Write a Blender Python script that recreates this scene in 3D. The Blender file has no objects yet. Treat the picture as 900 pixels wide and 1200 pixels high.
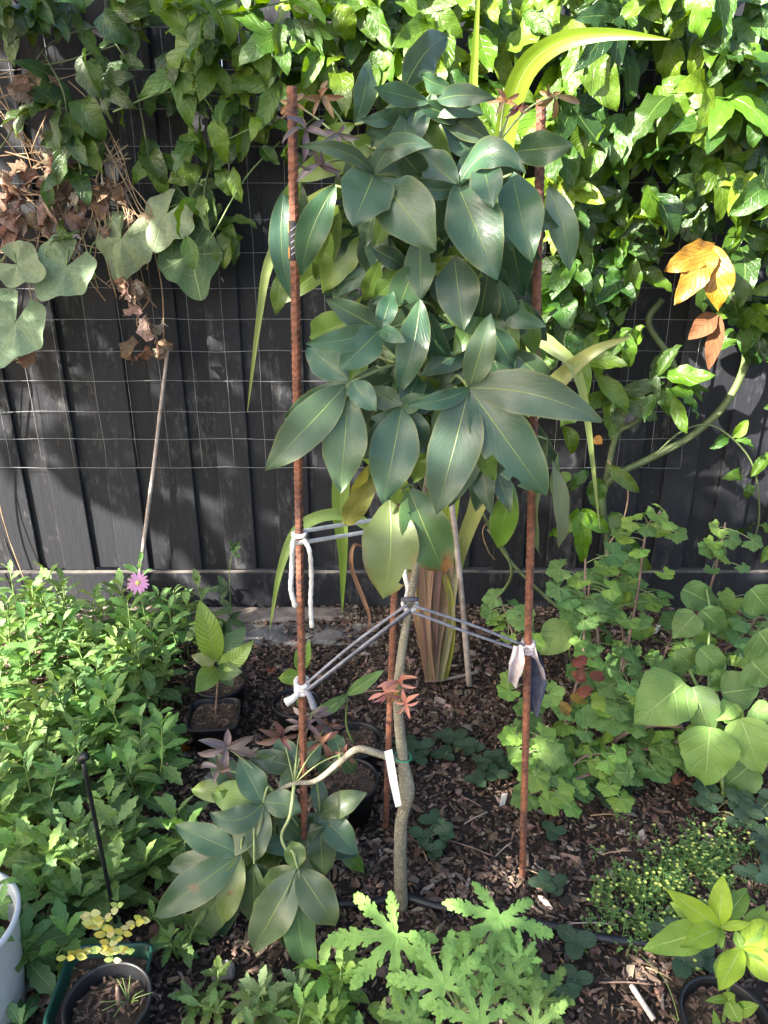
import bpy, math, random
from math import sin, cos, pi, radians as R, sqrt, atan2, exp
from mathutils import Vector as V, Matrix, noise
random.seed(7)
rnd = random.random
def ru(a, b): return a + (b - a) * random.random()
def rg(s): return random.gauss(0, s)
C = bpy.context.scene.collection
SC = bpy.context.scene

# ---------------------------------------------------------------- camera
CAMZ, PITCH, F = 1.45, R(22.7), 900.0
cd = bpy.data.cameras.new('camera'); cam = bpy.data.objects.new('camera', cd); C.objects.link(cam)
cam.location = (0, 0, CAMZ); cam.rotation_euler = (pi/2 - PITCH, 0, 0)
cd.sensor_fit = 'VERTICAL'; cd.sensor_height = 36; cd.lens = 36 * F / 1200
cd.clip_start = 0.02; cd.clip_end = 500
SC.camera = cam
# ---------------------------------------------------------------- light
SUN = V((0.70, 0.52, -0.52)).normalized()          # the way the light travels
elev = math.asin(-SUN.z)
w = bpy.data.worlds.new('World'); SC.world = w; w.use_nodes = True
nt = w.node_tree; bg = nt.nodes['Background']; sky = nt.nodes.new('ShaderNodeTexSky')
sky.sky_type = 'NISHITA'; sky.sun_disc = False; sky.sun_elevation = elev
sky.sun_rotation = atan2(-SUN.x, -SUN.y)
sky.dust_density = 3.0; sky.air_density = 1.0; sky.ozone_density = 1.0
bg.inputs['Strength'].default_value = 0.082
nt.links.new(sky.outputs[0], bg.inputs['Color'])
sd = bpy.data.lights.new('sun', 'SUN'); so = bpy.data.objects.new('sun', sd); C.objects.link(so)
sd.energy = 5.0; sd.angle = R(0.6); sd.color = (1, 0.94, 0.85)
so.rotation_euler = SUN.to_track_quat('-Z', 'Y').to_euler(); so.location = (-4, -1, 5)
SC.view_settings.view_transform = 'Standard'; SC.view_settings.look = 'None'
SC.view_settings.exposure = 2.72; SC.view_settings.gamma = 1

# ---------------------------------------------------------------- pixel rays of the photograph -> points of the place
def ray(px, py):
    a, b = px - 450, 600 - py
    return V((a, F*cos(PITCH) + b*sin(PITCH), -F*sin(PITCH) + b*cos(PITCH)))
def at(px, py, Y):
    d = ray(px, py); return V((0, 0, CAMZ)) + d * (Y / d.y)
def gnd(px, py, z=0.0):
    d = ray(px, py); return V((0, 0, CAMZ)) + d * ((z - CAMZ) / d.z)
CAM = V((0, 0, CAMZ))
def mpp(p):                                         # metres for one photo pixel at p
    return (p - CAM).dot(V((0, cos(PITCH), -sin(PITCH)))) / F

# ---------------------------------------------------------------- materials
MATS = {}
def newmat(name):
    m = bpy.data.materials.new(name); m.use_nodes = True; MATS[name] = m
    n = m.node_tree.nodes; l = m.node_tree.links
    return m, n, l, n['Principled BSDF'], n['Material Output']
def mth(n, l, op, a, b=None, c=None):
    x = n.new('ShaderNodeMath'); x.operation = op
    for i, q in enumerate((a, b, c)):
        if q is None: continue
        if isinstance(q, (int, float)): x.inputs[i].default_value = q
        else: l.new(q, x.inputs[i])
    return x.outputs[0]
def mixc(n, l, f, a, b, mode='MIX'):
    x = n.new('ShaderNodeMix'); x.data_type = 'RGBA'; x.blend_type = mode
    for sock, q in ((x.inputs[0], f), (x.inputs[6], a), (x.inputs[7], b)):
        if isinstance(q, (int, float)): sock.default_value = q
        elif isinstance(q, tuple): sock.default_value = (*q, 1) if len(q) == 3 else q
        else: l.new(q, sock)
    return x.outputs[2]
def noise_t(n, l, scale, detail=3, vec=None, rough=.5, dist=0):
    t = n.new('ShaderNodeTexNoise'); t.inputs['Scale'].default_value = scale; t.inputs['Detail'].default_value = detail
    t.inputs['Roughness'].default_value = rough; t.inputs['Distortion'].default_value = dist
    if vec is None:
        tc = n.new('ShaderNodeTexCoord'); vec = tc.outputs['Object']
    l.new(vec, t.inputs['Vector']); return t
def ramp(n, l, fac, stops):
    r = n.new('ShaderNodeValToRGB'); e = r.color_ramp.elements
    while len(e) < len(stops): e.new(.5)
    for x, (p, c) in zip(e, stops): x.position = p; x.color = (*c, 1)
    l.new(fac, r.inputs[0]); return r.outputs[0]

def leafmat(name, rough=.42, rib=(.3, .38, .12), ribw=.03, side=8, sidek=1.6, sidestr=.25, bump=.25, trans=.3, spec=.5, mott=.25, edge=None, spots=0.0, sheen=0.0, grove=.3):
    m, n, l, P, O = newmat(name)
    oi = n.new('ShaderNodeObjectInfo'); tc = n.new('ShaderNodeTexCoord')
    sp = n.new('ShaderNodeSeparateXYZ'); l.new(tc.outputs['UV'], sp.inputs[0])
    u, v = sp.outputs[0], sp.outputs[1]
    a = mth(n, l, 'ABSOLUTE', mth(n, l, 'SUBTRACT', u, .5))                 # 0 on the midrib .. .5 on the margin
    wv = mth(n, l, 'MULTIPLY', mth(n, l, 'SUBTRACT', 1.15, v), ribw)
    ribm = n.new('ShaderNodeMapRange'); ribm.interpolation_type = 'SMOOTHSTEP'
    l.new(a, ribm.inputs[0]); l.new(wv, ribm.inputs[1]); l.new(mth(n, l, 'MULTIPLY', wv, .35), ribm.inputs[2])
    ribf = ribm.outputs[0]
    s = mth(n, l, 'SUBTRACT', mth(n, l, 'MULTIPLY', v, side), mth(n, l, 'MULTIPLY', a, sidek * side * .35))
    tri = mth(n, l, 'ABSOLUTE', mth(n, l, 'SUBTRACT', mth(n, l, 'FRACT', s), .5))      # 0.5 at vein lines
    sm = n.new('ShaderNodeMapRange'); sm.interpolation_type = 'SMOOTHSTEP'
    l.new(tri, sm.inputs[0]); sm.inputs[1].default_value = .40; sm.inputs[2].default_value = .5
    sidef = sm.outputs[0]
    nz = noise_t(n, l, 9, 4, tc.outputs['Object']); nz2 = noise_t(n, l, 60, 3, tc.outputs['Object'])
    dark = n.new('ShaderNodeHueSaturation'); dark.inputs['Value'].default_value = .62
    l.new(oi.outputs['Color'], dark.inputs['Color'])
    lite = n.new('ShaderNodeHueSaturation'); lite.inputs['Value'].default_value = 1.35; lite.inputs['Hue'].default_value = .485
    l.new(oi.outputs['Color'], lite.inputs['Color'])
    f = mth(n, l, 'ADD', mth(n, l, 'MULTIPLY', mth(n, l, 'SUBTRACT', nz.outputs[0], .5), mott * 4), .5)
    col = mixc(n, l, f, dark.outputs[0], lite.outputs[0])
    col = mixc(n, l, mth(n, l, 'MULTIPLY', sidef, sidestr), col, tuple(.75 * x + .05 for x in rib))
    col = mixc(n, l, mth(n, l, 'MULTIPLY', ribf, .85), col, rib)
    if edge:
        em = n.new('ShaderNodeMapRange'); l.new(a, em.inputs[0]); em.inputs[1].default_value = .44; em.inputs[2].default_value = .5
        col = mixc(n, l, mth(n, l, 'MULTIPLY', em.outputs[0], .7), col, edge)
    if spots:
        vs = n.new('ShaderNodeTexVoronoi'); vs.inputs['Scale'].default_value = 26; l.new(tc.outputs['Object'], vs.inputs['Vector'])
        sf = mth(n, l, 'LESS_THAN', mth(n, l, 'ADD', vs.outputs['Distance'], mth(n, l, 'MULTIPLY', nz2.outputs[0], .1)), spots)
        col = mixc(n, l, mth(n, l, 'MULTIPLY', sf, .6), col, (.16, .12, .05))
    at_ = n.new('ShaderNodeAttribute'); at_.attribute_name = 'blight'
    col = mixc(n, l, at_.outputs['Fac'], col, ramp(n, l, nz2.outputs[0], [(.3, (.10, .045, .02)), (.7, (.30, .17, .07))]))
    l.new(col, P.inputs['Base Color'])
    rr = mth(n, l, 'ADD', mth(n, l, 'MULTIPLY', nz.outputs[0], .22), rough - .1)
    l.new(rr, P.inputs['Roughness']); P.inputs['Specular IOR Level'].default_value = spec
    if sheen: P.inputs['Sheen Weight'].default_value = sheen; P.inputs['Sheen Roughness'].default_value = .4
    h = mth(n, l, 'SUBTRACT', mth(n, l, 'ADD', mth(n, l, 'MULTIPLY', sidef, -grove), mth(n, l, 'ADD', mth(n, l, 'MULTIPLY', nz2.outputs[0], .35), mth(n, l, 'MULTIPLY', nz.outputs[0], .8))), mth(n, l, 'MULTIPLY', ribf, .8))
    b = n.new('ShaderNodeBump'); b.inputs['Strength'].default_value = bump; b.inputs['Distance'].default_value = .006
    l.new(h, b.inputs['Height']); l.new(b.outputs[0], P.inputs['Normal'])
    if trans:
        T = n.new('ShaderNodeBsdfTranslucent'); hs = n.new('ShaderNodeHueSaturation')
        hs.inputs['Value'].default_value = 1.9; hs.inputs['Hue'].default_value = .475; hs.inputs['Saturation'].default_value = 1.15
        l.new(col, hs.inputs['Color']); l.new(hs.outputs[0], T.inputs['Color']); l.new(b.outputs[0], T.inputs['Normal'])
        mx = n.new('ShaderNodeMixShader'); mx.inputs[0].default_value = trans
        l.new(P.outputs[0], mx.inputs[1]); l.new(T.outputs[0], mx.inputs[2]); l.new(mx.outputs[0], O.inputs[0])
    return m

leafmat('sapote', rough=.34, rib=(.24, .31, .08), ribw=.020, side=11, sidek=2.4, sidestr=.08, bump=.32, grove=.06, trans=.18, mott=.34, edge=(.15, .17, .06), spots=.085)
leafmat('young', rough=.45, rib=(.30, .20, .12), ribw=.05, side=6, sidestr=.1, bump=.2, trans=.2, edge=(.32, .28, .05))
leafmat('vine', rough=.22, rib=(.15, .23, .05), ribw=.03, side=6, sidek=1.8, sidestr=.04, bump=.55, grove=.3, trans=.30, mott=.22)
leafmat('broad', rough=.55, rib=(.30, .40, .15), ribw=.020, side=4.5, sidek=1.9, sidestr=.22, bump=.45, grove=.5, trans=.26, spec=.3, mott=.4)
leafmat('heart', rough=.6, rib=(.28, .36, .17), ribw=.045, side=5, sidek=1.3, sidestr=.22, bump=.5, grove=.5, trans=.26, spec=.3, sheen=.15)
leafmat('golden', rough=.45, rib=(.40, .30, .05), ribw=.03, side=8, sidek=1.8, sidestr=.12, bump=.8, grove=.5, trans=.2, mott=.3)
leafmat('loquat', rough=.38, rib=(.26, .36, .12), ribw=.03, side=12, sidek=1.2, sidestr=.22, bump=.8, grove=1.0, trans=.25)
leafmat('herb', rough=.48, rib=(.26, .36, .13), ribw=.05, side=6, sidestr=.12, bump=.4, trans=.28, mott=.2)
leafmat('soft', rough=.62, rib=(.30, .42, .14), ribw=.045, side=6, sidek=1.4, sidestr=.20, bump=.35, grove=.35, trans=.28, spec=.3, sheen=.05)
leafmat('currant', rough=.55, rib=(.20, .30, .10), ribw=.05, side=5, sidestr=.18, bump=.5, trans=.25, spec=.35)
leafmat('strap', rough=.42, rib=(.26, .32, .09), ribw=.07, side=0.001, sidestr=0, bump=.2, trans=.34, mott=.2)
leafmat('clover', rough=.5, rib=(.07, .12, .06), ribw=.04, side=7, sidestr=.25, bump=.6, trans=.15)
leafmat('dead', rough=.8, rib=(.2, .12, .06), ribw=.04, side=6, sidestr=.2, bump=.9, trans=.15, spec=.15, mott=.5)
leafmat('petal', rough=.6, rib=(.65, .34, .5), ribw=.1, side=.001, sidestr=0, bump=.1, trans=.3)

def stemmat(name, c1, c2, rough=.6, scale=60, bump=.3, spots=None):
    m, n, l, P, O = newmat(name)
    t = noise_t(n, l, scale, 4); t2 = noise_t(n, l, scale * .12, 3)
    f = mth(n, l, 'MULTIPLY', mth(n, l, 'ADD', t.outputs[0], t2.outputs[0]), .5)
    col = ramp(n, l, f, [(.36, c1), (.64, c2)])
    if spots:
        vs = n.new('ShaderNodeTexVoronoi'); vs.inputs['Scale'].default_value = 210
        tc = n.new('ShaderNodeTexCoord'); l.new(tc.outputs['Object'], vs.inputs['Vector'])
        col = mixc(n, l, mth(n, l, 'LESS_THAN', vs.outputs['Distance'], .26), col, spots)
    l.new(col, P.inputs['Base Color']); P.inputs['Roughness'].default_value = rough
    b = n.new('ShaderNodeBump'); b.inputs['Strength'].default_value = bump; b.inputs['Distance'].default_value = .003
    l.new(t.outputs[0], b.inputs['Height']); l.new(b.outputs[0], P.inputs['Normal'])
    return m
stemmat('bark', (.11, .10, .07), (.23, .21, .155), .8, 45, .7, (.36, .34, .26))
stemmat('petiole', (.15, .19, .07), (.26, .32, .13), .5)
stemmat('green_stem', (.10, .16, .04), (.2, .28, .08), .5)
stemmat('vine_stem', (.06, .085, .03), (.13, .17, .065), .5, 30, .3)
stemmat('woody', (.10, .055, .04), (.26, .17, .13), .75, 60, .6)
stemmat('dry_stick', (.24, .18, .15), (.46, .40, .36), .8, 40, .5)
stemmat('dry_vine', (.20, .12, .06), (.45, .32, .19), .8, 40, .5)
stemmat('rust', (.050, .023, .018), (.29, .108, .056), .75, 70, .5)
stemmat('rope_white', (.46, .44, .42), (.74, .72, .69), .85, 240, .8)
stemmat('tie_grey', (.12, .125, .15), (.30, .30, .34), .7, 120, .5)
stemmat('tie_dark', (.035, .038, .055), (.11, .11, .14), .7, 120, .5)
stemmat('cloth_pale', (.34, .28, .28), (.55, .48, .47), .9, 90, .6)
stemmat('cloth_navy', (.022, .026, .05), (.07, .075, .12), .85, 90, .6)
stemmat('label_white', (.66, .66, .64), (.80, .80, .78), .5, 60, .1)
stemmat('tie_green', (.02, .24, .12), (.05, .36, .18), .5)
stemmat('pot_black', (.004, .0045, .006), (.012, .0125, .015), .45, 20, .15)
stemmat('pipe_black', (.006, .007, .010), (.018, .019, .025), .45, 30, .15)
stemmat('tray_green', (.006, .045, .030), (.014, .085, .055), .45, 20, .15)
stemmat('bucket_white', (.50, .51, .53), (.64, .65, .67), .5, 14, .1)
stemmat('potting_soil', (.018, .012, .008), (.09, .06, .04), .95, 90, 1.0)
stemmat('sleeper', (.10, .08, .065), (.30, .25, .21), .9, 35, .9)
stemmat('concrete', (.085, .075, .065), (.24, .22, .20), .95, 70, .9)
stemmat('wire', (.17, .175, .18), (.30, .305, .31), .55, 60, .1)
stemmat('sticker_black', (.004, .004, .005), (.008, .008, .009), .8)
stemmat('sticker_white', (.6, .58, .52), (.75, .74, .7), .5)
stemmat('sticker_orange', (.50, .14, .03), (.62, .22, .05), .5)
stemmat('daisy_eye', (.45, .36, .10), (.7, .6, .25), .8)
stemmat('sheath', (.26, .15, .10), (.50, .40, .26), .7, 26, .4)
stemmat('bark_chip', (.05, .033, .024), (.20, .135, .10), .9, 50, .8)
stemmat('mulch_bits', (.03, .018, .012), (.16, .10, .07), .9, 50, .8)
stemmat('chip_pale', (.20, .15, .12), (.38, .31, .26), .9, 50, .6)
stemmat('stone_grey', (.14, .13, .12), (.30, .28, .27), .9, 40, .6)
stemmat('dusty_edge', (.05, .045, .04), (.20, .17, .14), .9, 30, .6)
stemmat('raw_timber', (.26, .21, .16), (.50, .43, .35), .9, 40, .6)

# painted fence timber
m, n, l, P, O = newmat('fence_paint')
tc = n.new('ShaderNodeTexCoord'); oi = n.new('ShaderNodeObjectInfo')
off = n.new('ShaderNodeVectorMath'); off.operation = 'MULTIPLY_ADD'          # every board its own piece of grain
l.new(oi.outputs['Location'], off.inputs[0]); off.inputs[1].default_value = (13.7, 5.1, 3.3); l.new(tc.outputs['Object'], off.inputs[2])
mp = n.new('ShaderNodeMapping'); mp.inputs['Scale'].default_value = (46, 46, 3.2); l.new(off.outputs[0], mp.inputs[0])
mp2 = n.new('ShaderNodeMapping'); mp2.inputs['Scale'].default_value = (1, 1, .35); l.new(off.outputs[0], mp2.inputs[0])
g = noise_t(n, l, 1, 5, mp.outputs[0], .65)
big = noise_t(n, l, 7, 5, mp2.outputs[0], .7); fine = noise_t(n, l, 60, 5, mp2.outputs[0], .7)
base = mixc(n, l, oi.outputs['Random'], (.0045, .0053, .0080), (.0115, .0128, .0175))
wear_and_sun = mth(n, l, 'MULTIPLY', mth(n, l, 'SUBTRACT', mth(n, l, 'ADD', mth(n, l, 'MULTIPLY', big.outputs[0], .6), mth(n, l, 'MULTIPLY', fine.outputs[0], .5)), .59), 5.5)  # pale scuffs of the paint, also painted in as streaks of sun
cl = n.new('ShaderNodeClamp'); l.new(wear_and_sun, cl.inputs[0])
col = mixc(n, l, mth(n, l, 'MULTIPLY', cl.outputs[0], .65), base, (.15, .145, .14))
col = mixc(n, l, mth(n, l, 'MULTIPLY', g.outputs[0], .35), col, (.034, .035, .038))
l.new(col, P.inputs['Base Color']); P.inputs['Roughness'].default_value = .7; P.inputs['Specular IOR Level'].default_value = .3
b = n.new('ShaderNodeBump'); b.inputs['Strength'].default_value = .55; b.inputs['Distance'].default_value = .004
l.new(mth(n, l, 'ADD', g.outputs[0], mth(n, l, 'MULTIPLY', fine.outputs[0], .5)), b.inputs['Height']); l.new(b.outputs[0], P.inputs['Normal'])

# mulch ground and chips
m, n, l, P, O = newmat('mulch')
a1 = noise_t(n, l, 7, 5); a2 = noise_t(n, l, 90, 6, rough=.7)
f = mth(n, l, 'ADD', mth(n, l, 'MULTIPLY', a1.outputs[0], .45), mth(n, l, 'MULTIPLY', a2.outputs[0], .55))
l.new(ramp(n, l, f, [(.35, (.012, .008, .006)), (.52, (.034, .022, .016)), (.68, (.085, .057, .042))]), P.inputs['Base Color'])
P.inputs['Roughness'].default_value = .95
b = n.new('ShaderNodeBump'); b.inputs['Strength'].default_value = 1; b.inputs['Distance'].default_value = .012
l.new(a2.outputs[0], b.inputs['Height']); l.new(b.outputs[0], P.inputs['Normal'])
m, n, l, P, O = newmat('chips')
ca = n.new('ShaderNodeVertexColor'); ca.layer_name = 'tone'
t = noise_t(n, l, 120, 4)
l.new(mixc(n, l, .5, ca.outputs[0], mixc(n, l, t.outputs[0], (.35, .35, .35), (1.4, 1.3, 1.2)), 'MULTIPLY'), P.inputs['Base Color'])
P.inputs['Roughness'].default_value = .9
b = n.new('ShaderNodeBump'); b.inputs['Strength'].default_value = .6; b.inputs['Distance'].default_value = .004
l.new(t.outputs[0], b.inputs['Height']); l.new(b.outputs[0], P.inputs['Normal'])
m, n, l, P, O = newmat('tiny_plants')
ca = n.new('ShaderNodeVertexColor'); ca.layer_name = 'tone'
l.new(ca.outputs[0], P.inputs['Base Color']); P.inputs['Roughness'].default_value = .6

# ---------------------------------------------------------------- helpers: objects
def mesh(name, vs, fs, mat=None, uv=None, smooth=True, mats=None, fmat=None):
    me = bpy.data.meshes.new(name); me.from_pydata([tuple(v) for v in vs], [], fs)
    if uv:
        ul = me.uv_layers.new(name='UVMap')
        flat = [c for f in uv for c2 in f for c in c2]; ul.data.foreach_set('uv', flat)
    for k in (mats or ([mat] if mat else [])): me.materials.append(MATS[k])
    if fmat: me.polygons.foreach_set('material_index', fmat)
    if smooth: me.polygons.foreach_set('use_smooth', [True] * len(fs))
    me.update(); return me
def obj(name, me, parent=None, loc=None, mtx=None, color=None):
    o = bpy.data.objects.new(name, me); C.objects.link(o)
    if parent: o.parent = parent
    if mtx is not None: o.matrix_local = mtx
    elif loc is not None: o.location = loc
    if color: o.color = (*color[:3], 1)
    return o
def tag(o, label, cat, group=None):
    o['label'] = label; o['category'] = cat
    if group: o['group'] = group
    return o
def thing(name, label, cat, loc=(0, 0, 0), group=None):
    o = bpy.data.objects.new(name, None); C.objects.link(o); o.location = loc; o.empty_display_size = .05
    return tag(o, label, cat, group)
def jit(c, a=.12):
    k = 1 + ru(-a, a) * 1.4
    return (max(.002, c[0] * k * (1 + ru(-a, a))), max(.002, c[1] * k), max(.002, c[2] * k * (1 + ru(-a, a))))

# ---------------------------------------------------------------- helpers: shapes
def catmull(P, n=6):
    P = [V(p) for p in P]
    if len(P) < 3:
        return [P[0].lerp(P[-1], i / n) for i in range(n + 1)]
    Q = [P[0] * 2 - P[1]] + P + [P[-1] * 2 - P[-2]]; out = []
    for i in range(1, len(Q) - 2):
        a, b, c, d = Q[i-1:i+3]
        for k in range(n):
            t = k / n
            out.append(.5 * ((2*b) + (c-a)*t + (2*a-5*b+4*c-d)*t*t + (3*b-a-3*c+d)*t**3))
    out.append(P[-1]); return out
def tube_data(P, rad, sides=6, cap=True, smooth=6):
    P = catmull(P, smooth) if smooth else [V(p) for p in P]
    n = len(P); vs = []; fs = []; up = V((.3, .5, .8))
    for i, p in enumerate(P):
        t = (P[min(i+1, n-1)] - P[max(i-1, 0)]).normalized()
        x = t.cross(up)
        if x.length < 1e-3: x = t.cross(V((1, 0, 0)))
        x.normalize(); y = t.cross(x); up = -y if up.dot(-y) > 0 else y; up = y.cross(t) if False else up
        f = i / (n - 1)
        r = rad(f) if callable(rad) else (rad[0] + (rad[1] - rad[0]) * f if isinstance(rad, tuple) else rad)
        for k in range(sides):
            a = 2*pi*k/sides; vs.append(p + (x*cos(a) + y*sin(a)) * r)
    for i in range(n - 1):
        for k in range(sides):
            a = i*sides + k; b = i*sides + (k+1) % sides
            fs.append((a, b, b + sides, a + sides))
    if cap: fs.append(tuple(range(sides))[::-1]); fs.append(tuple((n-1)*sides + k for k in range(sides)))
    return vs, fs
def tube(name, P, rad, mat, parent=None, sides=6, smooth=6, base=None, color=None):
    b = base if base is not None else (parent.location if parent else V((0, 0, 0)))
    vs, fs = tube_data(P, rad, sides, True, smooth)
    b = V(b); vs = [v - b for v in vs]
    o = obj(name, mesh(name, vs, fs, mat), parent, None if parent else b, color=color)
    return o
def box_data(x0, x1, y0, y1, z0, z1, bev=0):
    vs = [(x, y, z) for z in (z0, z1) for y in (y0, y1) for x in (x0, x1)]
    fs = [(0, 2, 3, 1), (4, 5, 7, 6), (0, 1, 5, 4), (2, 6, 7, 3), (0, 4, 6, 2), (1, 3, 7, 5)]
    return vs, fs
def lathe(prof, seg=32, squ=0, rot=0):
    vs, fs = [], []; n = len(prof)
    for k in range(seg):
        a = 2*pi*k/seg
        c, s = cos(a), sin(a)
        if squ:
            e = 2 / squ; c, s = math.copysign(abs(c)**e, c), math.copysign(abs(s)**e, s)
        c, s = c*cos(rot) - s*sin(rot), c*sin(rot) + s*cos(rot)
        for r, z in prof: vs.append(V((r*c, r*s, z)))
    for k in range(seg):
        for i in range(n - 1):
            a = k*n + i; b = ((k+1) % seg)*n + i
            fs.append((a, b, b + 1, a + 1))
    return vs, fs

def prof_ell(t, e=.95, s=.8): return max(0.0, sin(pi * min(1, t) ** e)) ** s
def prof_acu(t): return max(0.0, sin(pi * min(1, t) ** .95)) ** .86 * (1 - .12 * t)
def prof_broad(t): return 2.64 * t ** .5 * max(0.0, 1 - t) ** 1.05
def prof_obo(t): return max(0.0, sin(pi * t ** 1.35)) ** .8 * (1 - .1*t)           # widest past the middle
def prof_lan(t): return max(0.0, sin(pi * t ** .8)) ** .95
def prof_ova(t): return max(0.0, sin(pi * t ** .62)) ** .75                          # widest near the base
def blade_data(center, wdir, W, nl, nw, prof, fold=.12, wave=.0, wf=3.0, teeth=0, tf=9, ph=0.0, twist=0.0, ragged=0.0):
    """leaf blade on a centre line given as function t->(point, tangent); wdir unit width direction"""
    vs, uv = [], []; fs = []; fuv = []
    for i in range(nl + 1):
        t = i / nl; p, tg = center(t)
        wd = wdir
        if twist: wd = Matrix.Rotation(twist * t, 3, tg) @ wdir
        wd = (wd - tg * wd.dot(tg)).normalized(); nn = wd.cross(tg).normalized()
        hw = W * .5 * prof(.015 + t * .982)
        for j in range(-nw, nw + 1):
            s = j / nw
            h = hw * (1 + ragged * noise.noise(V((t * 5 + ph * 7, s * 2 + ph, ph))) * abs(s))
            q = t
            if teeth and abs(j) == nw:
                saw = (t * tf + (0.13 if j > 0 else 0)) % 1.0
                h *= 1 + teeth * (saw - .45) * (1 if .1 < t < .97 else 0)
            z = fold * abs(s) * hw + wave * W * sin(t * wf * 2 * pi + ph + (1.7 if s > 0 else 0)) * s * s
            vs.append(p + wd * (s * h) + nn * z); uv.append((.5 + s * .5, t))
    m_ = 2*nw + 1
    for i in range(nl):
        for j in range(m_ - 1):
            f = (i*m_ + j, i*m_ + j + 1, (i+1)*m_ + j + 1, (i+1)*m_ + j)
            fs.append(f); fuv.append([uv[k] for k in f])
    return vs, fs, fuv
def arc_center(L=1.0, bend=.6, lift=0.0):
    """centre line along +Y in the YZ plane, curling down (-Z) by bend radians"""
    def c(t):
        a = lift - bend * t
        if abs(bend) < 1e-4: p = V((0, L*t*cos(lift), L*t*sin(lift)))
        else:
            p = V((0, L/bend*(sin(lift) - sin(lift - bend*t)), L/bend*(cos(lift - bend*t) - cos(lift))))
        return p, V((0, cos(a), sin(a)))
    return c
def leaf_mesh(name, mat, W=.5, nl=8, nw=2, prof=prof_ell, bend=.6, lift=.2, stalk=0.12, **kw):
    vs, fs, uv = blade_data(arc_center(1, bend, lift), V((1, 0, 0)), W, nl, nw, prof, **kw)
    return mesh(name, vs, fs, mat, uv)
def lobed_mesh(name, mat, lobes, nl=7, nw=2, prof=prof_lan, bend=.5, lift=.2, **kw):
    VS, FS, UV = [], [], []
    for k, (ang, L, W) in enumerate(lobes):
        vs, fs, uv = blade_data(arc_center(L, bend, lift), V((1, 0, 0)), W, nl, nw, prof, ph=k * 1.3, **kw)
        M = Matrix.Rotation(ang, 3, 'Z'); o = len(VS)
        VS += [M @ v + V((0, 0, -.004 * abs(k))) for v in vs]; FS += [tuple(i + o for i in f) for f in fs]; UV += uv
    return mesh(name, VS, FS, mat, UV)
def radial_mesh(name, mat, lobes, r_of, seg=5, cup=.25, wav=.03, ph=0):
    """round leaf with its veins running from the stalk: lobes = list of lobe angles (from +Y), r_of(theta)->radius"""
    VS, FS, UV = [V((0, 0, 0))], [], []
    n = len(lobes)
    bounds = [2*lobes[0] - (lobes[0] + lobes[1]) / 2] + [(lobes[i] + lobes[i+1]) / 2 for i in range(n - 1)] + [2*lobes[-1] - (lobes[-1] + lobes[-2]) / 2]
    rings = (.35, .7, 1.0)
    for i in range(n):
        o = len(VS)
        for s in range(2 * seg + 1):
            q = s / (2 * seg)
            th = bounds[i] + (lobes[i] - bounds[i]) * q * 2 if q <= .5 else lobes[i] + (bounds[i+1] - lobes[i]) * (q - .5) * 2
            for rr in rings:
                r = r_of(th) * rr
                z = -cup * r * r + wav * sin(th * 5 + ph) * rr - .05 * abs(q - .5) * rr
                VS.append(V((sin(th) * r, cos(th) * r, z)))
        for s in range(2 * seg):
            q0, q1 = s / (2 * seg), (s + 1) / (2 * seg); a = o + s * 3; b = a + 3
            FS.append((0, b, a)); UV.append([(.5, 0), (q1, .35), (q0, .35)])
            for k in (0, 1):
                FS.append((a + k, b + k, b + k + 1, a + k + 1))
                UV.append([(q0, rings[k]), (q1, rings[k]), (q1, rings[k+1]), (q0, rings[k+1])])
    return mesh(name, VS, FS, mat, UV)
def frame(pos, along, nrm, scale=1.0, roll=0.0):
    y = V(along).normalized(); z = V(nrm) - y * V(nrm).dot(y)
    if z.length < 1e-3: z = y.orthogonal()
    z.normalize()
    if roll: z = Matrix.Rotation(roll, 3, y) @ z
    x = y.cross(z)
    M = Matrix((x, y, z)).transposed().to_4x4() @ Matrix.Scale(scale, 4)
    M.translation = pos; return M
def put(name, me, root, pos, along, nrm, scale, color=None, roll=0.0, sx=1.0):
    return obj(name, me, root, mtx=frame(V(pos) - V(root.location), along, nrm, scale, roll) @ Matrix.Diagonal((sx, 1, 1, 1)), color=color)
BLIGHT = {}
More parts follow.
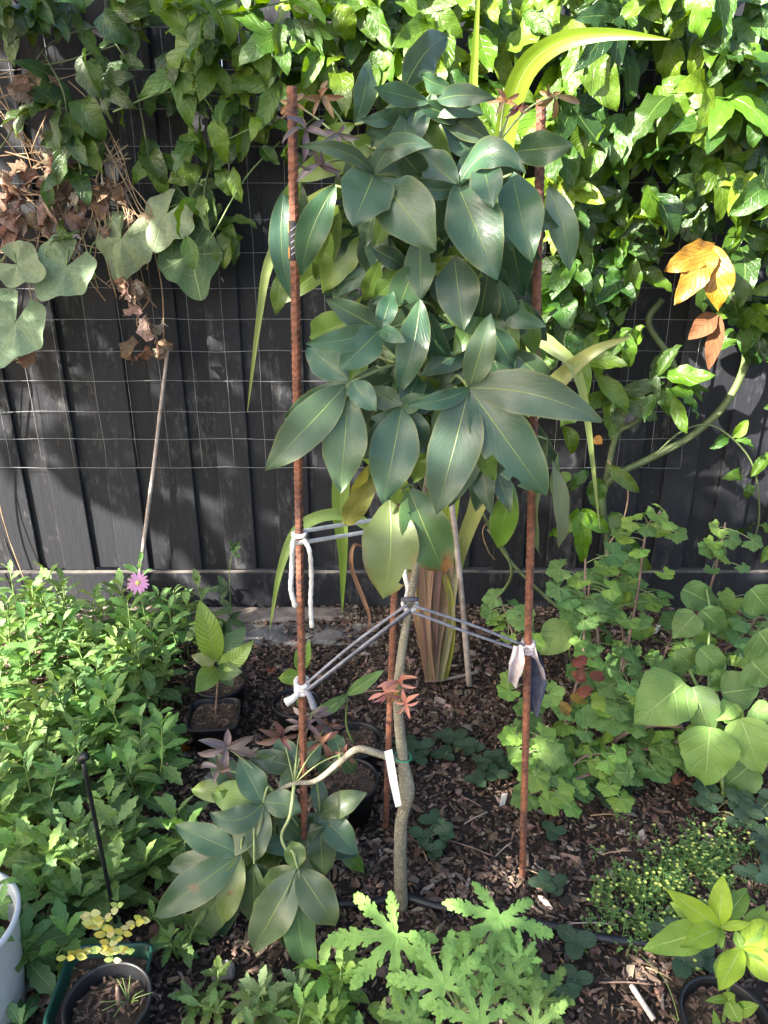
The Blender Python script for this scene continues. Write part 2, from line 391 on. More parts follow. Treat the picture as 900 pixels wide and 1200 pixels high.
def leaflet(parent, root, b, t, wpx, mat, col, bulge=.10, bow=0.0, roll=0.0, fold=.18, wave=.075, prof=prof_acu, nl=14, nw=3, name='leaflet', ragged=.10, blight=None, teeth=0, tf=9, wf=2.0, bites=()):
    """a single leaf blade from point b to point t, wpx wide in photo pixels, facing the camera side"""
    b, t = V(b), V(t); a = t - b; L = a.length; mid = (b + t) / 2
    view = (CAM - mid).normalized(); W = wpx * mpp(mid)
    wd = a.cross(view).normalized()
    if roll: wd = Matrix.Rotation(roll, 3, a.normalized()) @ wd
    nn = wd.cross(a).normalized()
    ctl = mid + nn * bulge * L * 2 + wd * bow * L * 2
    o0 = V(root.location)
    def c(s):
        p = b*(1-s)**2 + ctl*2*s*(1-s) + t*s*s
        d = (ctl - b)*2*(1-s) + (t - ctl)*2*s
        return p - o0, d.normalized()
    ph = rnd() * 6
    vs, fs, uv = blade_data(c, wd, W, nl, nw, prof, fold=fold, wave=wave, wf=wf, ph=ph, ragged=ragged, teeth=teeth, tf=tf)
    if bites:                                          # pieces eaten out of the margin
        keep = []
        for k, f in enumerate(fs):
            cu = sum(q[0] for q in uv[k]) / 4; cv = sum(q[1] for q in uv[k]) / 4
            if not any(abs(cu - bu) < ru_ and abs(cv - bv) < rv_ for bu, bv, ru_, rv_ in bites): keep.append(k)
        fs = [fs[k] for k in keep]; uv = [uv[k] for k in keep]
    me = mesh(name, vs, fs, mat, uv)
    if blight:
        at_ = me.attributes.new('blight', 'FLOAT', 'POINT'); mm = 2*nw + 1
        vals = [0.0] * len(me.vertices)
        for i in range(nl + 1):
            for j in range(mm):
                if i*mm + j < len(vals): vals[i*mm + j] = max(0, min(1, blight(i / nl, j / (mm - 1)) ))
        at_.data.foreach_set('value', vals)
    return obj(name, me, parent, color=col)

# ================================================================ THE SETTING
# ground: one sheet out to the horizon, finely modelled where it is seen
xs = [-60, -20, -8, -4, -2.4] + [-1.9 + .028*i for i in range(136)] + [2.4, 4, 8, 20, 60]
ys = [-60, -20, -6, -2, -.5, .1] + [.35 + .028*i for i in range(84)] + [3.2, 5, 12, 30, 60]
def gz(x, y):
    if not (-2.2 < x < 2.2 and .2 < y < 2.62): return 0.0
    return .022 * noise.noise(V((x*3.1, y*3.1, 0))) + .010 * noise.noise(V((x*11, y*11, 3))) + .007 * noise.noise(V((x*34, y*34, 7)))
vs = [(x, y, gz(x, y)) for y in ys for x in xs]; nx = len(xs)
fs = [(j*nx+i, j*nx+i+1, (j+1)*nx+i+1, (j+1)*nx+i) for j in range(len(ys)-1) for i in range(nx-1)]
o = obj('ground', mesh('ground', vs, fs, 'mulch')); o['kind'] = 'structure'

# the loose mulch that covers it
vs, fs, tone = [], [], []
def chip(x, y, L, W, col, zoff=0.0, tilt=.35):
    a = rnd() * pi * 2; T = L * ru(.08, .2)
    M = Matrix.Rotation(a, 3, 'Z') @ Matrix.Rotation(rg(tilt), 3, 'X') @ Matrix.Rotation(rg(tilt), 3, 'Y')
    z = gz(x, y) + .003 + zoff; o = len(vs); k = ru(.3, .8); e = rg(.12) * L; h = T + .0012
    for p in ((-L/2, -W*k/2, 0), (-L/2, W*k/2, 0), (e, -W/2, h), (e, W/2, h), (L/2, -W*k*.4, 0), (L/2, W*k*.4, 0), (0, 0, -h)):
        vs.append(V((x, y, z)) + M @ V(p))
    F_ = [(0, 2, 3, 1), (2, 4, 5, 3), (0, 6, 2), (1, 3, 6), (2, 6, 4), (3, 5, 6)]
    for f in F_: fs.append(tuple(i + o for i in f)); tone.append(col)
PAL = [((.038, .0245, .018), 24), ((.076, .049, .036), 28), ((.128, .085, .063), 25), ((.19, .13, .098), 14), ((.25, .183, .142), 7), ((.36, .285, .23), 2)]
PC = [c for c, k in PAL for _ in range(k)]
for i in range(42000):
    d = rnd() ** .75
    y = .62 + 1.93 * d; x = ru(-1, 1) * (.45 + .5*y)
    big = rnd() < .13
    L = ru(.018, .042) if big else ru(.007, .020); W = L * (ru(.12, .3) if rnd() < .55 else ru(.3, .7))
    chip(x, y, L, W, jit(random.choice(PC), .2), ru(0, .006))
me = mesh('mulch_chips', vs, fs, 'chips', smooth=False)
ca = me.color_attributes.new('tone', 'FLOAT_COLOR', 'CORNER')
ca.data.foreach_set('color', [q for f, c in zip(fs, tone) for _ in f for q in (*c, 1)])
o = obj('mulch_chips', me); o['kind'] = 'stuff'
tag(o, 'dark brown shredded bark mulch covering the garden bed', 'mulch')

# fence of lapped dark palings with a plinth board
FY = 2.56
fence = thing('paling_fence', 'black painted timber paling fence behind the garden bed', 'fence', (0, FY, 0))
pm = []
for k in range(4):
    w_ = .112; h = 1.98; vs, fs = [], []
    N = 12
    for i in range(N + 1):
        z = .150 + (h - .150) * i / N
        dx = .0016 * noise.noise(V((k*9, z*2, 1))); dy = .0012 * noise.noise(V((k*5, z*1.6, 4)))
        e1 = .0018*noise.noise(V((k*3, z*9, 6))); e2 = .0018*noise.noise(V((k*3+50, z*9, 6)))
        vs += [(-w_/2+dx+e1+.003, -.005+dy, z), (-w_/2+dx+e1, -.003+dy, z), (-w_/2+dx+e1, .005+dy, z), (w_/2+dx+e2, .005+dy, z), (w_/2+dx+e2, -.003+dy, z), (w_/2+dx+e2-.003, -.005+dy, z)]
    for i in range(N):
        for q in range(6):
            a = i*6+q; b = i*6+(q+1) % 6; fs.append((a, a+6, b+6, b))
    nq = len(fs)
    fs += [tuple(range(6)), tuple(N*6+q for q in range(5, -1, -1))]
    pm.append(mesh('paling', vs, fs, smooth=False, mats=['fence_paint', 'raw_timber'], fmat=[0]*nq + [1, 1]))
x = -4.2; k = 0
while x < 2.6:
    o = obj('paling', pm[(k*7) % 4], fence, loc=(x, (.0 if k % 2 else .0135) + ru(-.0008, .0008), ru(-.006, .004)))
    o.rotation_euler = (0, rg(.004), 0); k += 1; x += .0985 + ru(-.004, .004)
vs, fs = [], []
N = 40
for i in range(N + 1):
    X = -4.3 + 7.0 * i / N; d = .003*noise.noise(V((X*2, 0, 0))); e = .003*noise.noise(V((X*3, 5, 0)))
    vs += [(X, -.036+d, .008+e), (X, -.036+d, .147+e), (X, -.032+d, .150+e), (X, -.012, .150+e), (X, -.012, .008+e)]
fm = []
for i in range(N):
    for q in range(5):
        a = i*5+q; b = i*5+(q+1) % 5; fs.append((a, b, b+5, a+5)); fm.append(1 if q in (2,) else 0)
fs += [(4, 3, 2, 1, 0), tuple(N*5+q for q in range(5))]; fm += [0, 0]
obj('plinth_board', mesh('plinth_board', vs, fs, smooth=False, mats=['fence_paint', 'dusty_edge'], fmat=fm), fence)
for z in (.5, 1.6):
    vs, fs = box_data(-4.3, 2.7, .0285, .075, z, z + .07); obj('rail', mesh('rail', vs, fs, 'fence_paint', smooth=False), fence)

# timber sleeper and concrete strip along the fence foot
def rough_bar(name, x0, x1, y0, y1, z0, z1, mat, amp=.006, n_=60, label='', cat=''):
    vs, fs = [], []
    sec = [(y0, z0), (y0, z0*.3 + z1*.7), (y0 + (y1-y0)*.12, z1), (y0 + (y1-y0)*.6, z1), (y1, z1), (y1, z0)]
    for i in range(n_ + 1):
        X = x0 + (x1-x0)*i/n_
        for q, (a, b) in enumerate(sec):
            vs.append((X, a + amp*noise.noise(V((X*6, q, 1))), b + amp*noise.noise(V((X*8, q, 9)))))
    s = len(sec)
    for i in range(n_):
        for q in range(s):
            a = i*s+q; b = i*s+(q+1) % s; fs.append((a, a+s, b+s, b)[::-1])
    fs += [tuple(range(s))[::-1], tuple(n_*s+q for q in range(s))]
    return tag(obj(name, mesh(name, vs, fs, mat, smooth=False)), label, cat)
rough_bar('timber_sleeper', -1.25, -.10, 2.42, 2.50, -.03, .020, 'sleeper', .007, 60, 'weathered brown timber edging lying along the foot of the fence', 'timber')
rough_bar('concrete_strip', -.85, -.02, 2.26, 2.40, -.05, .009, 'concrete', .018, 50, 'grey rough concrete strip in front of the timber edging', 'concrete')

# wire mesh hung on the fence
net = thing('wire_mesh', 'galvanised square wire mesh hung on the dark fence', 'wire mesh', (0, FY - .016, .556))
x0, x1 = -3.2, gnd(797, 549, .556).x if False else at(797, 549, 2.54).x
for i in range(14):
    z = .556 + .1015 * i + (ru(-.004, .004))
    P_ = [V((x0 + (x1-x0)*j/48, FY - .017 + .003*noise.noise(V((j*.9, i, 0))), z + .006*noise.noise(V((j*.45, i*3, 5))))) for j in range(49)]
    tube('horizontal_wire', P_, .0009, 'wire', net, 4, 0)
nw_ = 36
for i in range(nw_):
    X = x1 - .1115 * i
    if X < -3.2: break
    P_ = [V((X + .006*noise.noise(V((i*4, j*.5, 2))), FY - .0192 + .002*noise.noise(V((j, i, 1))), .556 + 1.3195*j/16)) for j in range(17)]
    tube('vertical_wire', P_, .0008, 'wire', net, 4, 0)

# ================================================================ unseen tree added at the left, to shade the foreground and dapple the fence
random.seed(2)
stx = thing('added_shade_tree', 'unseen leafy tree added to shade the bed and dapple the fence', 'tree', (-3.3, -.6, 0))
tube('trunk', [V((-3.3, -.6, -.05)), V((-3.25, -.63, 1.2)), V((-3.3, -.65, 2.6)), V((-3.2, -.6, 3.6))], (.09, .035), 'bark', stx, 10)
vs, fs, fu = [], [], []
for k in range(1900):
    while True:
        d = V((ru(-1, 1), ru(-1, 1), ru(-1, 1)))
        if d.length < 1: break
    if k < 850: p = V((-3.2 + d.x*.7, .25 + d.y*1.15, 3.0 + d.z*1.05))
    else: p = V((-3.2 + d.x*.9, -1.15 + d.y*1.1, 2.75 + d.z*1.25))
    p -= V((-3.3, -.6, 0))
    M = frame(p, V((rg(1), rg(1), -.3 + rg(.5))), V((rg(.6), rg(.6), 1)), ru(.16, .30)); o = len(vs)
    for q in ((0, 0, 0), (.25, .45, .06), (0, 1, -.1), (-.25, .45, .06)): vs.append(M @ V(q))
    fs.append((o, o+1, o+2, o+3)); fu.append([(.5, 0), (1, .5), (.5, 1), (0, .5)])
cr = obj('crown', mesh('crown', vs, fs, 'herb', fu), stx, color=(.07, .13, .03)); cr['kind'] = 'stuff'

# ================================================================ STAKES
def rebar(p0, p1, r, label, ext=.12):
    root = thing('steel_stake', label, 'stake', (p0.x, p0.y, p0.z), 'rusty steel stakes round the tree')
    d = (p1 - p0); L = d.length; q = d.to_track_quat('Z', 'Y').to_matrix()
    vs, fs = [], []; S = 12; st = .0026; N = int((L + ext) / st)
    for i in range(N + 1):
        z = -ext + i * st
        for k in range(S):
            a = 2*pi*k/S
            hlf = 1 if k < S/2 else 0
            s = ((z / .0115 + (a / (2*pi)) * 1.6 * (1 if hlf else -1)) % 1.0)
            rr = r * (1.0 + (.13 if s < .34 else 0.0))
            if k in (0, S//2): rr = r * 1.14
            vs.append(q @ V((rr*cos(a), rr*sin(a), z)))
    for i in range(N):
        for k in range(S):
            a = i*S+k; b = i*S+(k+1) % S; fs.append((a, b, b+S, a+S))
    fs += [tuple(range(S))[::-1], tuple(N*S+k for k in range(S))]
    obj('ribbed_bar', mesh('ribbed_bar', vs, fs, 'rust', smooth=False), root)
    return root, q, L
sL0, sL1 = gnd(358, 1046), at(342, 101, 1.27)
sL, qL, LL = rebar(sL0, sL1, .0072, 'rusty ribbed steel stake with a small black tag near its top')
sR0, sR1 = gnd(612, 1030), at(634.5, 115, 1.30)
sR, qR, LR = rebar(sR0, sR1, .0072, 'rusty ribbed steel stake with dark cloth knotted round it')
sB0, sB1 = gnd(452, 966), at(466, 590, 1.47)
rebar(sB0, sB1, .0072, 'short rusty ribbed steel stake standing close behind the trunk')
def onstake(p0, p1, py):
    lo, hi = 0, 1
    for _ in range(40):
        m_ = (lo + hi)/2; p = p0.lerp(p1, m_); d = p - CAM
        y = 600 - F * d.dot(V((0, sin(PITCH), cos(PITCH)))) / d.dot(V((0, cos(PITCH), -sin(PITCH))))
        if y > py: lo = m_
        else: hi = m_
    return p0.lerp(p1, lo)
# the tag on the left stake
pt = onstake(sL0, sL1, 282) - sL.location
vs, fs = lathe([(.0090, -.029), (.0092, .029)], 20); Mq = qL.to_4x4(); Mq.translation = pt
tg = obj('tag', mesh('tag', vs, fs, 'sticker_black'), sL, mtx=Mq)
vc_ = (CAM - pt - sL.location).normalized()
kc = max(range(48), key=lambda k: (qL @ V((cos(2*pi*(k+.5)/48), sin(2*pi*(k+.5)/48), 0))).dot(vc_))
rt = 1 if (qL @ V((cos(2*pi*(kc+4)/48), sin(2*pi*(kc+4)/48), 0))).x > (qL @ V((cos(2*pi*kc/48), sin(2*pi*kc/48), 0))).x else -1
def print_mark(name, offs, z0, z1, mat, skew=0.0):
    ks = [(kc + rt*o) % 48 for o in offs]
    vs, fs = lathe([(.0097, z0), (.0097, z1)], 48); keep = [fs[k] for k in ks]
    used_ = sorted({i for f in keep for i in f}); mp_ = {i: n_ for n_, i in enumerate(used_)}
    order = {k: n_ for n_, k in enumerate(ks)}
    vs2 = [vs[i] + V((0, 0, skew * order.get(i // 2, len(ks)))) for i in used_]
    obj(name, mesh(name, vs2, [tuple(mp_[i] for i in f) for f in keep], mat), tg)
print_mark('white_print', [6, 7], -.026, .024, 'sticker_white')
print_mark('orange_print', [-9, -8], -.027, -.010, 'sticker_orange')
print_mark('orange_print', [-9, -8], .012, .027, 'sticker_orange')
for k in range(5): print_mark('grey_print', [-4, -3, -2, -1, 0, 1, 2], -.022 + k*.009, -.0205 + k*.009, 'tie_grey', .0010)

# ================================================================ THE TREE
tb = gnd(470, 1064)
tree = thing('sapling_tree', 'tall young tree with large blue green palmate leaves tied between rusty stakes', 'tree', (tb.x, tb.y, tb.z))
TR = [(470, 1064, 0), (469, 1010, .0), (470, 965, 0), (477, 930, 0), (472, 888, .0), (468, 850, 0), (466, 815, 0), (470, 770, 0), (478, 720, .01), (486, 672, .02), (492, 620, .03), (505, 540, .05), (520, 460, .07), (529, 395, .08), (514, 338, .07), (500, 270, .06), (492, 200, .05), (486, 130, .04), (478, 92, .03)]
TP = [at(x, y, tb.y + d) for x, y, d in TR]
def trad(f): return .0165 * (1 - f) ** .9 + .0045
def trunk_r(f):
    r = .0148 - .0082 * min(1, f * 2.1) if f < .48 else .0066 - .003 * (f - .48) / .52
    return r + (.0045 * exp(-((f - .175)/.02)**2)) + .0009 * noise.noise(V((f*60, 0, 0)))
tube('trunk', TP, trunk_r, 'bark', tree, 14, 8)
TS = catmull(TP, 8)
def tpos(py):
    best = min(TS, key=lambda p: abs((600 - F * (p-CAM).dot(V((0, sin(PITCH), cos(PITCH)))) / (p-CAM).dot(V((0, cos(PITCH), -sin(PITCH))))) - py)); return best
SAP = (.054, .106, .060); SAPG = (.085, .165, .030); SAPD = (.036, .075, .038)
def palm(node, Y, org, lets, mat='sapote', col=SAP, prad=.0026, arch=.03, **kw):
    """one palmate leaf: petiole from org to node, leaflets to their tips. lets: (tipx, tipy, widthpx, dY, opts)"""
    nd = at(*node, Y); og = V(org) if not isinstance(org, (int, float)) else tpos(org)
    md = (nd + og)/2 + V((0, 0, arch))
    pet = tube('leaf', [og, md, nd], (prad*1.15, prad*.85), 'petiole', tree, 6, 6)
    for q in lets:
        tx, ty, wd, dY = q[:4]; op = dict(kw); c = col
        if len(q) > 4: op.update(q[4]); c = op.pop('col', col); 
        b = nd if 'base' not in op else at(*op.pop('base'), Y + op.pop('bY', 0))
        leaflet(pet, tree, b, at(tx, ty, Y + dY), wd, mat, jit(c, .17), **op)
    return pet
B = lambda **k: k
# upper right
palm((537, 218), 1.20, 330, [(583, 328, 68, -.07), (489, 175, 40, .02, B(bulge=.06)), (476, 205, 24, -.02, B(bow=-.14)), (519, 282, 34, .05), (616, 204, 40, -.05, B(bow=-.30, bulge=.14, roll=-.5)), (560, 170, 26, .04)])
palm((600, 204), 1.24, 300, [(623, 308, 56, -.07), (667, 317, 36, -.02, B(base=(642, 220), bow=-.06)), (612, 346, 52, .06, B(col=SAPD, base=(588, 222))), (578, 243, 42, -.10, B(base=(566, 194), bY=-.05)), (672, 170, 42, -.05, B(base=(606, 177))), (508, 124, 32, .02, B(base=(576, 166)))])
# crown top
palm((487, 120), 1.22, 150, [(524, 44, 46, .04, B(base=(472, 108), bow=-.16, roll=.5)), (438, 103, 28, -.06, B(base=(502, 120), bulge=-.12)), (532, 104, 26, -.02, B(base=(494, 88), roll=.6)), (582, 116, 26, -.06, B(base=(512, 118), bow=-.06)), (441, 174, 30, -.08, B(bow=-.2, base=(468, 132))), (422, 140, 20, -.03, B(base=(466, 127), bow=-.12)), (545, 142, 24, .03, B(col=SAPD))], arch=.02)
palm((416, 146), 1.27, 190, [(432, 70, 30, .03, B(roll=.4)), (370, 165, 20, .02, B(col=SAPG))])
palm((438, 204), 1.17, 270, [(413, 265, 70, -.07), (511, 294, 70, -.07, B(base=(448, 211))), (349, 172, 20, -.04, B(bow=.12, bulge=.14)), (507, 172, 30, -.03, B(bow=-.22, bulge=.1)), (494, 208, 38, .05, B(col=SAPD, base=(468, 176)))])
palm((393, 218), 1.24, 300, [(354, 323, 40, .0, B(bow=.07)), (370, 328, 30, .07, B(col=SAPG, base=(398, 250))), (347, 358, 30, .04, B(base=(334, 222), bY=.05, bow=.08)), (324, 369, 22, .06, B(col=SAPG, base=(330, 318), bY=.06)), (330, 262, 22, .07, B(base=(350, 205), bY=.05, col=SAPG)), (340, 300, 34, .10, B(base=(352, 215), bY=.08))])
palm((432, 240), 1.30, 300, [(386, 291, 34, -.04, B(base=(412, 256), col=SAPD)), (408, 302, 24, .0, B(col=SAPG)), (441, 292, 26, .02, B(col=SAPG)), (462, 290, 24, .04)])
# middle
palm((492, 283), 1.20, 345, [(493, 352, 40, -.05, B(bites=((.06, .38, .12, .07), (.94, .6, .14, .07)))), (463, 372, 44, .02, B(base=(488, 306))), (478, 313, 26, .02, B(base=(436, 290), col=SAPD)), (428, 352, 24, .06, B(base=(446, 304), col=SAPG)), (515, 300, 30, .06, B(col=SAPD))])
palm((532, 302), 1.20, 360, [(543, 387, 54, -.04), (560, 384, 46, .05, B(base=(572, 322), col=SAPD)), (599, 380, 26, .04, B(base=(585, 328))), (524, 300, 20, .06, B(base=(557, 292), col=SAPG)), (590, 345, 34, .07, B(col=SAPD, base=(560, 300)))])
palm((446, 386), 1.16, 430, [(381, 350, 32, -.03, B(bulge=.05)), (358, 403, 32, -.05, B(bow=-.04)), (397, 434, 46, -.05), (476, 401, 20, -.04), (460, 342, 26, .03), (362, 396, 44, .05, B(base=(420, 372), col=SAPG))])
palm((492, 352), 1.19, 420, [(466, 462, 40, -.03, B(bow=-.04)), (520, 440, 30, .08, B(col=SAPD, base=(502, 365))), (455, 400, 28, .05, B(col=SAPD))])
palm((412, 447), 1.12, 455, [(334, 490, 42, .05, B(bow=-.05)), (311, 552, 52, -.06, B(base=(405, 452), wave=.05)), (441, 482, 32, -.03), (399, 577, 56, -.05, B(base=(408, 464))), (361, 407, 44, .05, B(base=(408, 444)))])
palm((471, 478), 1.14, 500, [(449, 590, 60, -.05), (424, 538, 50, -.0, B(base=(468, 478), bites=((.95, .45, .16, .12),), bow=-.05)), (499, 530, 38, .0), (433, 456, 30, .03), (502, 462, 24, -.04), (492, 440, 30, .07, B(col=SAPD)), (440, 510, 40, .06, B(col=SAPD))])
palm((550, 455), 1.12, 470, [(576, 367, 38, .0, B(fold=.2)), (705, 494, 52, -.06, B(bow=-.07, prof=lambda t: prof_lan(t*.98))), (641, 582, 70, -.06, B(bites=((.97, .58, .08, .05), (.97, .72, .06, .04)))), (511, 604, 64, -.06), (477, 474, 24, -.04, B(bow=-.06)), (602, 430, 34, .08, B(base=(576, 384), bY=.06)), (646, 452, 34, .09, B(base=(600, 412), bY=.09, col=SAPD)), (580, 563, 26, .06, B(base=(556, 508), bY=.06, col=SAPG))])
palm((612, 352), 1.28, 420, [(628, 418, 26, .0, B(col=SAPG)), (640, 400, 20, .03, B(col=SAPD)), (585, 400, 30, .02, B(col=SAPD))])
# low in the crown
tipb = lambda t, s: max(0, min(1, (t - .84 + .1*sin(s*7)) * 14))
edgb = lambda t, s: max(0, (abs(s - .5) * 2 - .93) * 6) * (1 if t > .45 else 0)
palm((470, 575), 1.14, 600, [(449, 702, 70, -.04, B(base=(456, 586), bow=-.04, col=(.115, .175, .055), bites=((.06, .72, .16, .08),), blight=edgb, wave=.05)), (520, 671, 58, -.02, B(base=(479, 574), col=(.055, .105, .040), blight=tipb, prof=lambda t: prof_ell(t, .95, .62))), (402, 616, 28, .06, B(base=(442, 558), col=(.11, .13, .03))), (413, 588, 16, .05, B(base=(432, 545), col=(.26, .26, .04))), (428, 568, 20, .04, B(base=(440, 540), col=SAPG))])
palm((606, 548), 1.22, 580, [(583, 643, 34, .02, B(base=(600, 566), col=(.10, .20, .025)))])
palm((641, 515), 1.30, 520, [(632, 648, 20, .02, B(col=(.17, .22, .11), wave=.09, roll=.7)), (655, 642, 22, .04, B(base=(648, 540), col=(.15, .20, .11), wave=.09, roll=-.5)), (663, 610, 16, .05, B(base=(655, 530), col=(.13, .19, .09), roll=.8)), (620, 600, 16, .05, B(col=(.17, .21, .08)))])
# more leaves inside the crown, seen between the outer ones
random.seed(21)
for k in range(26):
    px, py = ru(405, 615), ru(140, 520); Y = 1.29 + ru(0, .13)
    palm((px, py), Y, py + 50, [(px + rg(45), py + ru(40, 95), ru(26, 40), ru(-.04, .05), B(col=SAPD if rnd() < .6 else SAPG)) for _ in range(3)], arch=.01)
random.seed(88)
for k in range(22):                                   # the crown's middle layer
    t = k / 21; py = 120 + 400*t; px = 505 + ru(-1, 1) * (95 if .1 < t < .75 else 60); Y = 1.245 + ru(-.01, .05)
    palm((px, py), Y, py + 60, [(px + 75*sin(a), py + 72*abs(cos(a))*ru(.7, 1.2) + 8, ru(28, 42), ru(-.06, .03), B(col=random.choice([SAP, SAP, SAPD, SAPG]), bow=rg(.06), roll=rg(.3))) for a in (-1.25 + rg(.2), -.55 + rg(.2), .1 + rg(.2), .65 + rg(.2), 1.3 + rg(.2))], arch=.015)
# reddish young shoots
def shoot(px, py, Y, rpx, org, col, n_=6, tilt=0.0, squash=.8, wid=.36, parent_tree=tree):
    nd = at(px, py, Y); og = V(org)
    pet = tube('young_leaf', [og, (nd + og)/2 + V((0, 0, .012)), nd], (.0018, .0013), 'petiole', parent_tree, 5, 4)
    for k in range(n_):
        a = tilt + 2*pi*k/n_*.85 + rg(.3); r_ = rpx * ru(.7, 1.2)
        leaflet(pet, parent_tree, nd, at(px + r_*sin(a), py + r_*cos(a)*squash, Y + ru(-.05, .03)) + V((0, 0, -ru(.0, .016))), r_*wid*.8, 'young', jit(col, .15), nl=7, nw=2, fold=.45, bulge=.16, roll=rg(.4))
RED = (.15, .07, .055); PUR = (.13, .095, .10); ORG = (.25, .16, .07)
tt = at(452, 190, 1.2)
for (x, y, Y, r_, c) in [(374, 192, 1.16, 30, PUR), (358, 152, 1.17, 30, PUR), (396, 157, 1.16, 24, PUR), (378, 112, 1.19, 26, ORG), (344, 120, 1.33, 22, ORG)]:
    shoot(x, y, Y, r_, at(430, 205, 1.2), c, tilt=rnd()*2)
tr_ = at(585, 165, 1.24)
for (x, y, Y, r_, c) in [(592, 118, 1.24, 22, ORG), (650, 112, 1.25, 28, ORG), (608, 125, 1.26, 16, RED)]: shoot(x, y, Y, r_, tr_, c, tilt=rnd()*2)
for (x, y, Y, r_, c) in [(469, 800, 1.185, 24, (.40, .19, .14)), (452, 812, 1.18, 21, (.36, .17, .13)), (476, 824, 1.17, 22, (.42, .21, .15)), (462, 812, 1.2, 14, (.4, .26, .06))]:
    shoot(x, y, Y, r_, tpos(826), c, 6, tilt=rnd()*2, wid=.32)
# the low branch on the left
bp = [tpos(892), at(440, 882, 1.21), at(418, 878, 1.22), at(398, 893, 1.23), at(370, 915, 1.24), at(345, 918, 1.24), at(322, 930, 1.24), at(300, 960, 1.21), at(288, 990, 1.18)]
tube('branch', bp, lambda f: .0080 - .0048*f, 'bark', tree, 10, 6)
tube('branch', [at(345, 918, 1.24), at(340, 955, 1.2), at(330, 980, 1.18), at(340, 1005, 1.13)], (.004, .003), 'petiole', tree, 7, 6)
SL = (.075, .130, .062)
palm((308, 941), 1.22, bp[6], [(280, 888, 36, .05), (246, 952, 34, -.03, B(bow=-.22)), (249, 1006, 46, -.05), (298, 1012, 32, -.06), (353, 951, 34, .0, B(bow=-.08)), (250, 930, 46, .03, B(col=SAPG))], col=SL)
palm((282, 1001), 1.16, bp[8], [(205, 967, 36, .04), (196, 1016, 30, .03), (180, 1074, 46, -.06, B(blight=lambda t, s: 1 if abs(t-.52) < .05 and abs(s-.55) < .1 else 0)), (260, 1084, 32, -.06, B(blight=lambda t, s: 1 if abs(t-.5) < .06 and abs(s-.5) < .1 else 0, col=(.10, .16, .05))), (226, 1108, 46, -.02), (244, 1104, 44, .02, B(col=SAPD))], col=SL)
palm((298, 1012), 1.15, bp[7], [(297, 1082, 34, .0), (330, 1060, 30, .05, B(col=SAPD))], col=SL)
palm((349, 1018), 1.10, at(338, 1004, 1.13), [(394, 1086, 46, -.05), (297, 1113, 52, -.05), (368, 1140, 40, -.03, B(bow=.06)), (310, 1036, 28, .04), (343, 985, 28, .04, B(col=SAPG)), (345, 1120, 40, .05, B(col=SAPD))], col=SL)
palm((375, 953), 1.29, bp[4], [(373, 908, 22, .05), (430, 929, 30, -.0), (419, 1001, 36, -.05), (378, 1033, 36, -.07), (336, 990, 30, .0), (427, 1022, 20, -.01, B(base=(394, 988), col=SAPG))], col=SL)
palm((349, 900), 1.29, bp[5], [(290, 884, 28, .0), (322, 864, 28, .05), (326, 926, 20, -.05), (376, 868, 28, .05), (330, 905, 34, .04, B(col=SAPG))], col=SL)
palm((400, 885), 1.33, bp[3], [(372, 905, 26, .0, B(col=SAPD)), (415, 905, 20, .03), (390, 860, 22, .05)], col=SL)
for (px, py) in [(300, 965), (262, 1005), (332, 1000), (322, 1050), (286, 925), (360, 985)]:
    palm((px, py), 1.27, bp[6], [(px + 62*sin(a), py + 60*cos(a)*.9, ru(26, 36), ru(-.04, .04), B(col=random.choice([SL, SAPD, SAPG]), bow=rg(.06))) for a in [k*1.25 + rg(.25) for k in range(5)]], arch=.005)
for (x, y, Y, r_, c) in [(266, 876, 1.27, 34, PUR), (257, 900, 1.25, 24, PUR), (330, 862, 1.28, 32, (.15, .075, .065)), (366, 838, 1.3, 28, PUR), (378, 870, 1.26, 26, RED), (404, 882, 1.25, 16, RED), (352, 850, 1.27, 26, PUR), (384, 848, 1.31, 20, (.15, .075, .065))]:
    shoot(x, y, Y, r_, bp[5] if x > 300 else bp[6], c, tilt=rnd()*2)
# white label wired to the trunk
lb = thing('plant_label', 'white plastic label wired to the trunk with green tie', 'label', tpos(886) + V((-.018, -.022, 0)))
a_ = at(455, 880, 1.20) - lb.location; b_ = at(467, 945, 1.185) - lb.location
wv = V((.0075, 0, .003))
vs = [a_ - wv, a_ + wv, a_.lerp(b_, .5) + wv + V((0, -.006, 0)), a_.lerp(b_, .5) - wv + V((0, -.006, 0)), b_ + wv*.8, b_ - wv*.8]
vs += [v + V((0, .0012, .0005)) for v in vs]
fs = [(0, 3, 2, 1), (3, 5, 4, 2), (6, 7, 8, 9), (9, 8, 10, 11), (0, 1, 7, 6), (1, 2, 8, 7), (2, 4, 10, 8), (4, 5, 11, 10), (5, 3, 9, 11), (3, 0, 6, 9)]
obj('label_strip', mesh('label_strip', vs, fs, 'label_white', smooth=False), lb)
c_ = tpos(888)
tube('green_tie', [c_ + V((.0165*cos(a), .0165*sin(a), .004*sin(a*.5) - .0)) for a in [i*pi/7 for i in range(15)]], .0016, 'tie_green', lb, 5, 0)

